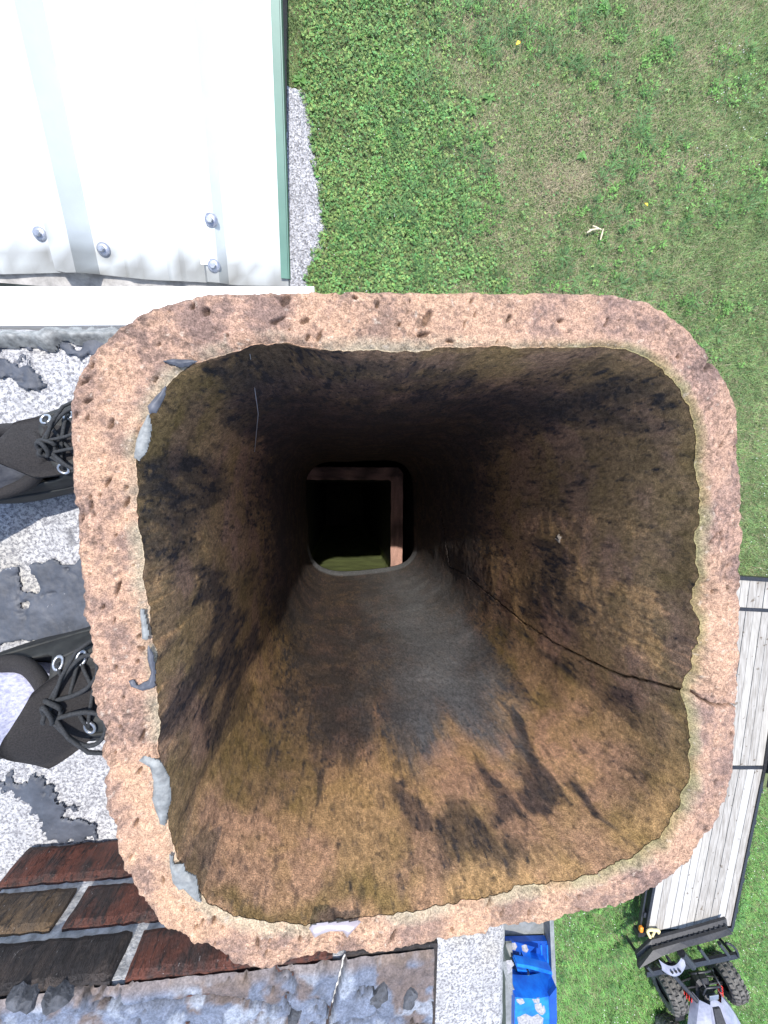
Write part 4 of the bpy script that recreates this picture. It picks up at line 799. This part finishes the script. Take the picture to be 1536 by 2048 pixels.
for a_, b_, r in [((1293, 1932), (1306, 1946), .03), ((1334, 1914), (1349, 1937), .03), ((1362, 1905), (1384, 1930), .075), ((1398, 1896), (1416, 1920), .035), ((1438, 1886), (1458, 1912), .035)]:
    mb = MB(); mb.tube([P(*a_, 6.27), P(*b_, 6.32)], r, 8); under(mb.build('rung', M['black_metal'], None), ramp_o)
mb = MB(); mb.tube([P(x_, y_, 6.28) for x_, y_ in [(1452, 1886), (1462, 1889), (1470, 1896), (1475, 1905), (1477, 1914)]], .022, 8); under(mb.build('hoop', M['black_metal'], None, smooth=True), ramp_o)
for x_, y_ in ((1300, 1948), (1470, 1914)):
    mb = MB(); b_ = P(x_, y_, 6.33); mb.tube([b_, (b_[0], b_[1], .02)], .03, 8); under(mb.build('leg', M['black_metal'], None), ramp_o)

# ================================================================== QUAD BIKE
w1, w2 = P(1330, 1966, 6.7), P(1446, 1946, 6.7); wc = (w1+w2)/2; axd = (w2-w1)[:2]; trk = np.linalg.norm(axd); axd /= trk
fw = np.array([-axd[1], axd[0]]); head = math.atan2(fw[1], fw[0]); atv = empty('quad_bike', (wc[0], wc[1], 0), head, label='pale grey and black quad bike with knobbly tyres behind the trailer', cat='quad bike')
def aw(mb, name, mat, parent=atv, smooth=False, **k): o = mb.build(name, M[mat], None, smooth=smooth, **k); o.parent = parent; return o
for xw, ym in ((0.0, trk/2), (0.0, -trk/2), (-1.28, .5), (-1.28, -.5)):
    steer = math.radians(14) if xw == 0 else 0; Rz = rotz(steer); wv = .25; r0 = .37; Rm = Rz @ rotx(math.pi/2); c_ = np.array([xw, ym, r0])
    mb = MB(); mb.lathe([(.17, -.13), (.20, -.15), (.27, -.165), (.31, -.155), (.34, -.11), (.348, 0), (.34, .11), (.31, .155), (.27, .165), (.20, .15), (.17, .13)], 36, Rm, c_)
    for q in range(26):
        for row in (-1, 0, 1):
            a = 2*math.pi*(q+(.5 if row else 0))/26; B = Rm @ rotz(a); off = B @ np.array([.346 if row == 0 else .333, 0, row*.115]); mb.box(c_+off, (.045, .042, .075), B @ roty(-row*.45))
    ty = aw(mb, 'tyre', 'tyre', smooth=False)
    mb = MB(); mb.lathe([(.03, .02), (.09, .03), (.13, .05), (.165, .095), (.17, .10), (.17, -.10), (.12, -.06), (.03, -.05), (.02, 0)], 24, Rm, c_); aw(mb, 'wheel_rim', 'atv_black', ty, True)
    mb = MB(); mb.lathe([(0, .05), (.03, .05), (.035, .0), (.035, -.05), (0, -.05)], 12, Rm, c_); aw(mb, 'hub', 'red', ty, True)
    ins = np.sign(ym)
    for dz_ in (-.02, .12):
        mb = MB(); mb.tube([(xw+.10, ins*.14, r0+dz_), (xw+.01, ym-ins*.12, r0+dz_*.5)], .016, 7); mb.tube([(xw-.12, ins*.14, r0+dz_), (xw-.01, ym-ins*.12, r0+dz_*.5)], .016, 7); aw(mb, 'control_arm', 'atv_black', smooth=True)
    p0 = np.array([xw-.02, ym-ins*.20, r0+.04]); p1 = np.array([xw-.10, ins*.16, r0+.38]); th_ = np.linspace(0, 1, 90); ax_ = p1-p0; e1 = np.cross(ax_, [1, 0, 0]); e1 /= np.linalg.norm(e1); e2 = np.cross(ax_, e1); e2 /= np.linalg.norm(e2)
    mb = MB(); mb.tube([p0+ax_*(.12+.7*s)+.042*(e1*math.cos(s*50)+e2*math.sin(s*50)) for s in th_], .010, 6); sp = aw(mb, 'shock_spring', 'red', smooth=True); mb = MB(); mb.tube([p0, p1], .02, 8); aw(mb, 'shock_body', 'atv_black', sp, True)
mb = MB(); mb.box((-.64, 0, .42), (1.75, .30, .22), None, .05); mb.box((-.1, 0, .60), (.5, .26, .2), None, .05); aw(mb, 'frame', 'atv_black')
mb = MB(); mb.tube([(.32, -.26, .42), (.42, -.2, .5), (.44, 0, .52), (.42, .2, .5), (.32, .26, .42)], .02, 8); mb.tube([(.20, -.2, .68), (.34, -.16, .70), (.36, .16, .70), (.20, .2, .68)], .02, 8)
for y_ in (-.16, .16): mb.tube([(.36, y_, .70), (.43, y_, .51)], .018, 8)
aw(mb, 'bumper', 'black_metal', smooth=True)
mb = MB(); mb.box((.16, 0, .725), (.10, .2, .02), None, .006); aw(mb, 'front_plate', 'steel')
# hood: ridged pale shell with a dark scoop
hx = np.linspace(.10, -.50, 13); V = []
for i, x_ in enumerate(hx):
    s = i/12; wv = .27+.30*math.sin(s*1.7); zt_ = .74+.22*math.sin(s*1.5)
    for y_, dz_ in ((-1, -.22), (-.92, -.08), (-.62, -.01), (-.45, .03), (-.28, -.015), (0, -.02), (.28, -.015), (.45, .03), (.62, -.01), (.92, -.08), (1, -.22)): V.append((x_-.05*abs(y_), y_*wv, zt_+dz_))
aw(MB().add(V, grid_faces(13, 11)), 'hood', 'atv_white')
mb = MB(); mb.slab([(.02, -.07, .80), (-.26, -.11, .935), (-.26, .11, .935), (.02, .07, .80)], .03, (0, 0, 1)); aw(mb, 'hood_scoop', 'atv_black')
for sg in (-1, 1):                                                                        # front and rear fenders
    for xo, wd_, mt in ((-1.28, .5, 'atv_white'),):
        V = []; 
        for a in np.linspace(-.5, 1.35, 12):
            for q in (0, .35, .8, 1): V.append((xo+.02-.43*math.sin(a), sg*(.22+(wd_-.16)*q), .42+.42*math.cos(a)-(0 if q < 1 else .05)))
        aw(MB().add(V, grid_faces(12, 4)), 'fender', mt)
fl_ = P(1350, 1942, 6.15); lc = np.array(rotz(-head) @ (fl_-np.array([wc[0], wc[1], 0]))); lc[2] = .85; mb = MB()
V = []
for i, s in enumerate(np.linspace(-1, 1, 15)):
    for q, dz_ in ((-.10, -.05), (-.02, .02), (.05, .035), (.10, 0), (.13, -.12)): V.append((lc[0]-q*.7+.10*(s*s)-.03, lc[1]+s*.25, lc[2]+dz_-.06*s*s))
fd = aw(MB().add(V, grid_faces(15, 5)), 'front_cowl', 'atv_white', smooth=True); mb = MB()
for s in (-.08, 0, .08): mb.lathe([(0, .014), (.02, .012), (.024, -.01)], 10, None, (lc[0]+.015, lc[1]+s, lc[2]+.025))
aw(mb, 'vent_hole', 'atv_black', fd)
mb = MB(); mb.box((lc[0]-.10, lc[1], lc[2]-.12), (.16, .30, .12), None, .05); mb.tube([(lc[0]-.15, lc[1], lc[2]-.12), (-.10, .2, .62)], .04, 8); aw(mb, 'cowl_bracket', 'atv_black')
mb = MB(); mb.tube([(-.42, -.42, 1.02), (-.36, -.2, 1.05), (-.34, 0, 1.04), (-.36, .2, 1.05), (-.42, .42, 1.02)], .014, 8); mb.tube([(-.34, 0, 1.04), (-.22, 0, .8)], .03, 8); aw(mb, 'handlebar', 'atv_black', smooth=True)
mb = MB(); mb.box((-.98, 0, .86), (.72, .27, .12), roty(.06), .05); aw(mb, 'seat', 'atv_black')
for y_ in (.33, -.33): mb = MB(); mb.box((-.62, y_, .32), (.55, .22, .03), None, .01); aw(mb, 'foot_plate', 'atv_black')

# ================================================================== LADDER TOP
lad = empty('ladder', tuple(P(1060, 1960, H)), label='grey ladder with blue plastic top splashed with mortar beside the chimney', cat='ladder')
DT = 1.8
def lp(name, pts, dep, thick, mat, parent=lad, **k): mb = MB(); mb.prism(PP(pts, dep), thick); o = mb.build(name, M[mat], None, **k); under(o, lad); return o
lp('top_cap', [(1030, 1994), (1050, 1996), (1075, 1997), (1096, 1993), (1106, 1984), (1113, 1975), (1113, 2010), (1112, 2100), (1100, 2170), (1030, 2170), (1029, 2060)], DT, .10, 'blue')
lp('cap_side', [(1098, 1994), (1113, 1975), (1114, 2040), (1108, 2100), (1100, 2080), (1100, 2030)], DT-.004, .02, 'blue_shaded')
lp('cap_wall', [(1003, 1925), (1012, 1922), (1017, 1945), (1026, 1975), (1040, 1994), (1052, 1998), (1040, 2002), (1024, 1990), (1014, 1968)], DT+.03, .12, 'smear_grey')
q0 = [P(1021, 1947, 1.93), P(1092, 1982, 1.88), P(1090, 1992, 1.90), P(1060, 1993, 1.93), P(1024, 1975, 1.95)]
lp('folded_plate', [(1021, 1947), (1062, 1965), (1097, 1982), (1092, 1990), (1068, 1991), (1048, 1988), (1024, 1975)], 1.90, .03, 'blue_shaded')
lp('folded_plate', [(1033, 1927), (1060, 1931), (1104, 1943), (1105, 1950), (1060, 1938), (1034, 1933)], 1.86, .04, 'blue')
lp('folded_plate', [(1034, 1938), (1054, 1942), (1055, 1954), (1046, 1950), (1036, 1944)], 1.92, .06, 'blue')
lp('folded_plate', [(1058, 1942), (1104, 1951), (1103, 1968), (1096, 1979), (1082, 1970), (1082, 1962), (1060, 1952)], 1.92, .10, 'blue')
lp('step', [(1012, 1884), (1094, 1882), (1099, 1950), (1014, 1950)], 2.02, .03, 'blue_shaded')
for x_ in (1081, 1093): lp('step_rib', [(x_, 1890), (x_+3, 1890), (x_+5, 1940), (x_+2, 1940)], 2.015, .02, 'blue')
lp('step', [(1004, 1830), (1104, 1826), (1106, 1884), (1008, 1886)], 2.06, .03, 'ladder_grey')
lp('side_shadow_plate', [(1012, 1887), (1024, 1886), (1026, 1926), (1014, 1926)], 2.005, .012, 'ladder_grey')
gz = H-2.0
mb = MB(); mb.prism(PP([(1099, 1830), (1107, 1830), (1113, 1975), (1105, 1978)], 1.98), 1.98*0+H-1.98-.01); under(mb.build('rail', M['ladder_grey'], None), lad)
for (xa, xb, d_) in ((1000, 1006, 1.96), (1008, 1012, 1.90), (1014, 1028, 1.84)):
    mb = MB(); mb.prism(PP([(xa-4, 1925), (xb-4, 1925), (xb+2, 2170), (xa, 2170)], d_), H-d_-.01); under(mb.build('rail', M['ladder_grey'], None), lad)
for k, (pl, d_) in enumerate([([(1070, 2010), (1082, 2008), (1084, 2018), (1088, 2012), (1090, 2024), (1084, 2030), (1074, 2024)], DT), ([(1036, 2036), (1052, 2030), (1064, 2036), (1076, 2030), (1086, 2038), (1082, 2060), (1040, 2060)], DT), ([(1034, 2000), (1044, 2000), (1050, 2006), (1040, 2010)], DT),
                       ([(1014, 1926), (1022, 1924), (1027, 1932), (1020, 1936), (1024, 1944), (1016, 1948)], DT+.03), ([(1022, 1888), (1030, 1886), (1034, 1894), (1030, 1901), (1022, 1898)], 2.02), ([(1044, 1892), (1052, 1890), (1056, 1900), (1052, 1906), (1046, 1902)], 2.02), ([(1066, 2000), (1078, 2000), (1080, 2006), (1070, 2006)], DT)]):
    blob('mortar_splash', pl, d_-.002, M['splash'], .006, .008, .003, lad, seed=120+k, rag=.012, both=False)

# ================================================================== SMALL THINGS ON THE LAWN
M['weed'] = attr_mat('weed_leaf', [(60, .3, .7, .8, 1.15)], rough=.5, bmp=.2, bscale=80, bdist=.002, trans=.3)
weeds = [(978, 197, .17, 8, 'wide leaved weed in the bare middle of the lawn'), (944, 222, .15, 7, 'weed rosette just left of the middle lawn weed'), (935, 436, .20, 9, 'large bright weed at the edge of the clover'),
         (1278, 159, .14, 6, 'small weed in the upper right lawn'), (1098, 133, .10, 4, 'single pale leaved weed near the yellow leaf'), (998, 397, .15, 8, 'weed rosette between the clover and the straw scrap'),
         (1335, 83, .18, 9, 'bushy weed near the top right of the lawn'), (935, 545, .16, 8, 'weed tuft just above the flue rim'), (1164, 311, .15, 8, 'weed rosette above the straw scrap'), (600, 160, .22, 9, 'bright leafy weed at the top end of the gravel'), (1210, 18, .22, 11, 'leafy weed clump at the top edge of the lawn')]
wr = np.random.default_rng(12)
for x_, y_, r, nl, lb in weeds:
    r *= .85; c_ = P(x_, y_, H-.03); root = empty('weed', (c_[0], c_[1], 0), label=lb, cat='weed', group='broad leaved weeds in the lawn')
    for k in range(nl):
        a = 2*math.pi*(k+wr.uniform(-.3, .3))/nl; L_ = r*wr.uniform(.65, 1.1); wd_ = L_*wr.uniform(.18, .3); V = []; el = wr.uniform(.25, .7)
        for s in np.linspace(0, 1, 7):
            hw = wd_*math.sin(math.pi*min(.97, s**.8+.03)); zc_ = .03+L_*(el*s-.55*s*s); 
            for q in (-1, 0, 1): V.append((L_*s, q*hw, zc_+abs(q)*hw*.35))
        V = np.array(V) @ rotz(a).T; base = np.array([.13, .28, .07])*wr.uniform(.75, 1.25)
        o = np_mesh('leaf', V, grid_faces(7, 3), M['weed'], col=np.tile(base, (len(V), 1))); o.parent = root
def leafthing(px_, py_, r, mat, label, cat, name, rz):
    c_ = P(px_, py_, H-.10); V = []
    for s in np.linspace(0, 1, 8):
        hw = r*.55*math.sin(math.pi*min(.98, s+.02))
        for q in (-1, -.4, .4, 1): V.append((r*2*(s-.5), q*hw, .012*math.sin(s*4)+.02*q*q))
    V = np.array(V) @ rotz(rz).T; n_ = len(V); V = np.vstack([V, V-np.array([0, 0, .002])]); Fc = grid_faces(8, 4); Fc = np.vstack([Fc, Fc[:, ::-1]+n_])
    np_mesh(name, V, Fc, mat, loc=tuple(c_), label=label, cat=cat)
yl = pm('yellow_leaf', (.75, .55, .05), (.85, .68, .12), 30, .6)
leafthing(1036, 88, .055, yl, 'bright yellow fallen leaf on the lawn', 'leaf', 'fallen_leaf', .7); leafthing(1291, 410, .04, yl, 'tiny yellow leaf above the straw scrap', 'leaf', 'fallen_leaf', 2.4)
st_ = empty('straw_scrap', tuple(P(1193, 462, H-.09)), label='pale broken straw scrap lying on the lawn', cat='straw'); sm_ = pm('pale_straw', (.5, .42, .28), (.68, .6, .44), 40, .8)
for a, L_, dx, dy in ((1.35, .2, .10, -.06), (.15, .22, -.04, .02), (-.35, .18, .0, .05), (.5, .12, -.14, -.02)):
    mb = MB(); mb.tube([np.array([dx, dy, .01])+np.array([math.cos(a), math.sin(a), .05])*L_*q for q in (-.5, 0, .5)], [.012, .016, .010], 6); o = mb.build('stalk', sm_, None); o.parent = st_
print('objects', len(bpy.data.objects))
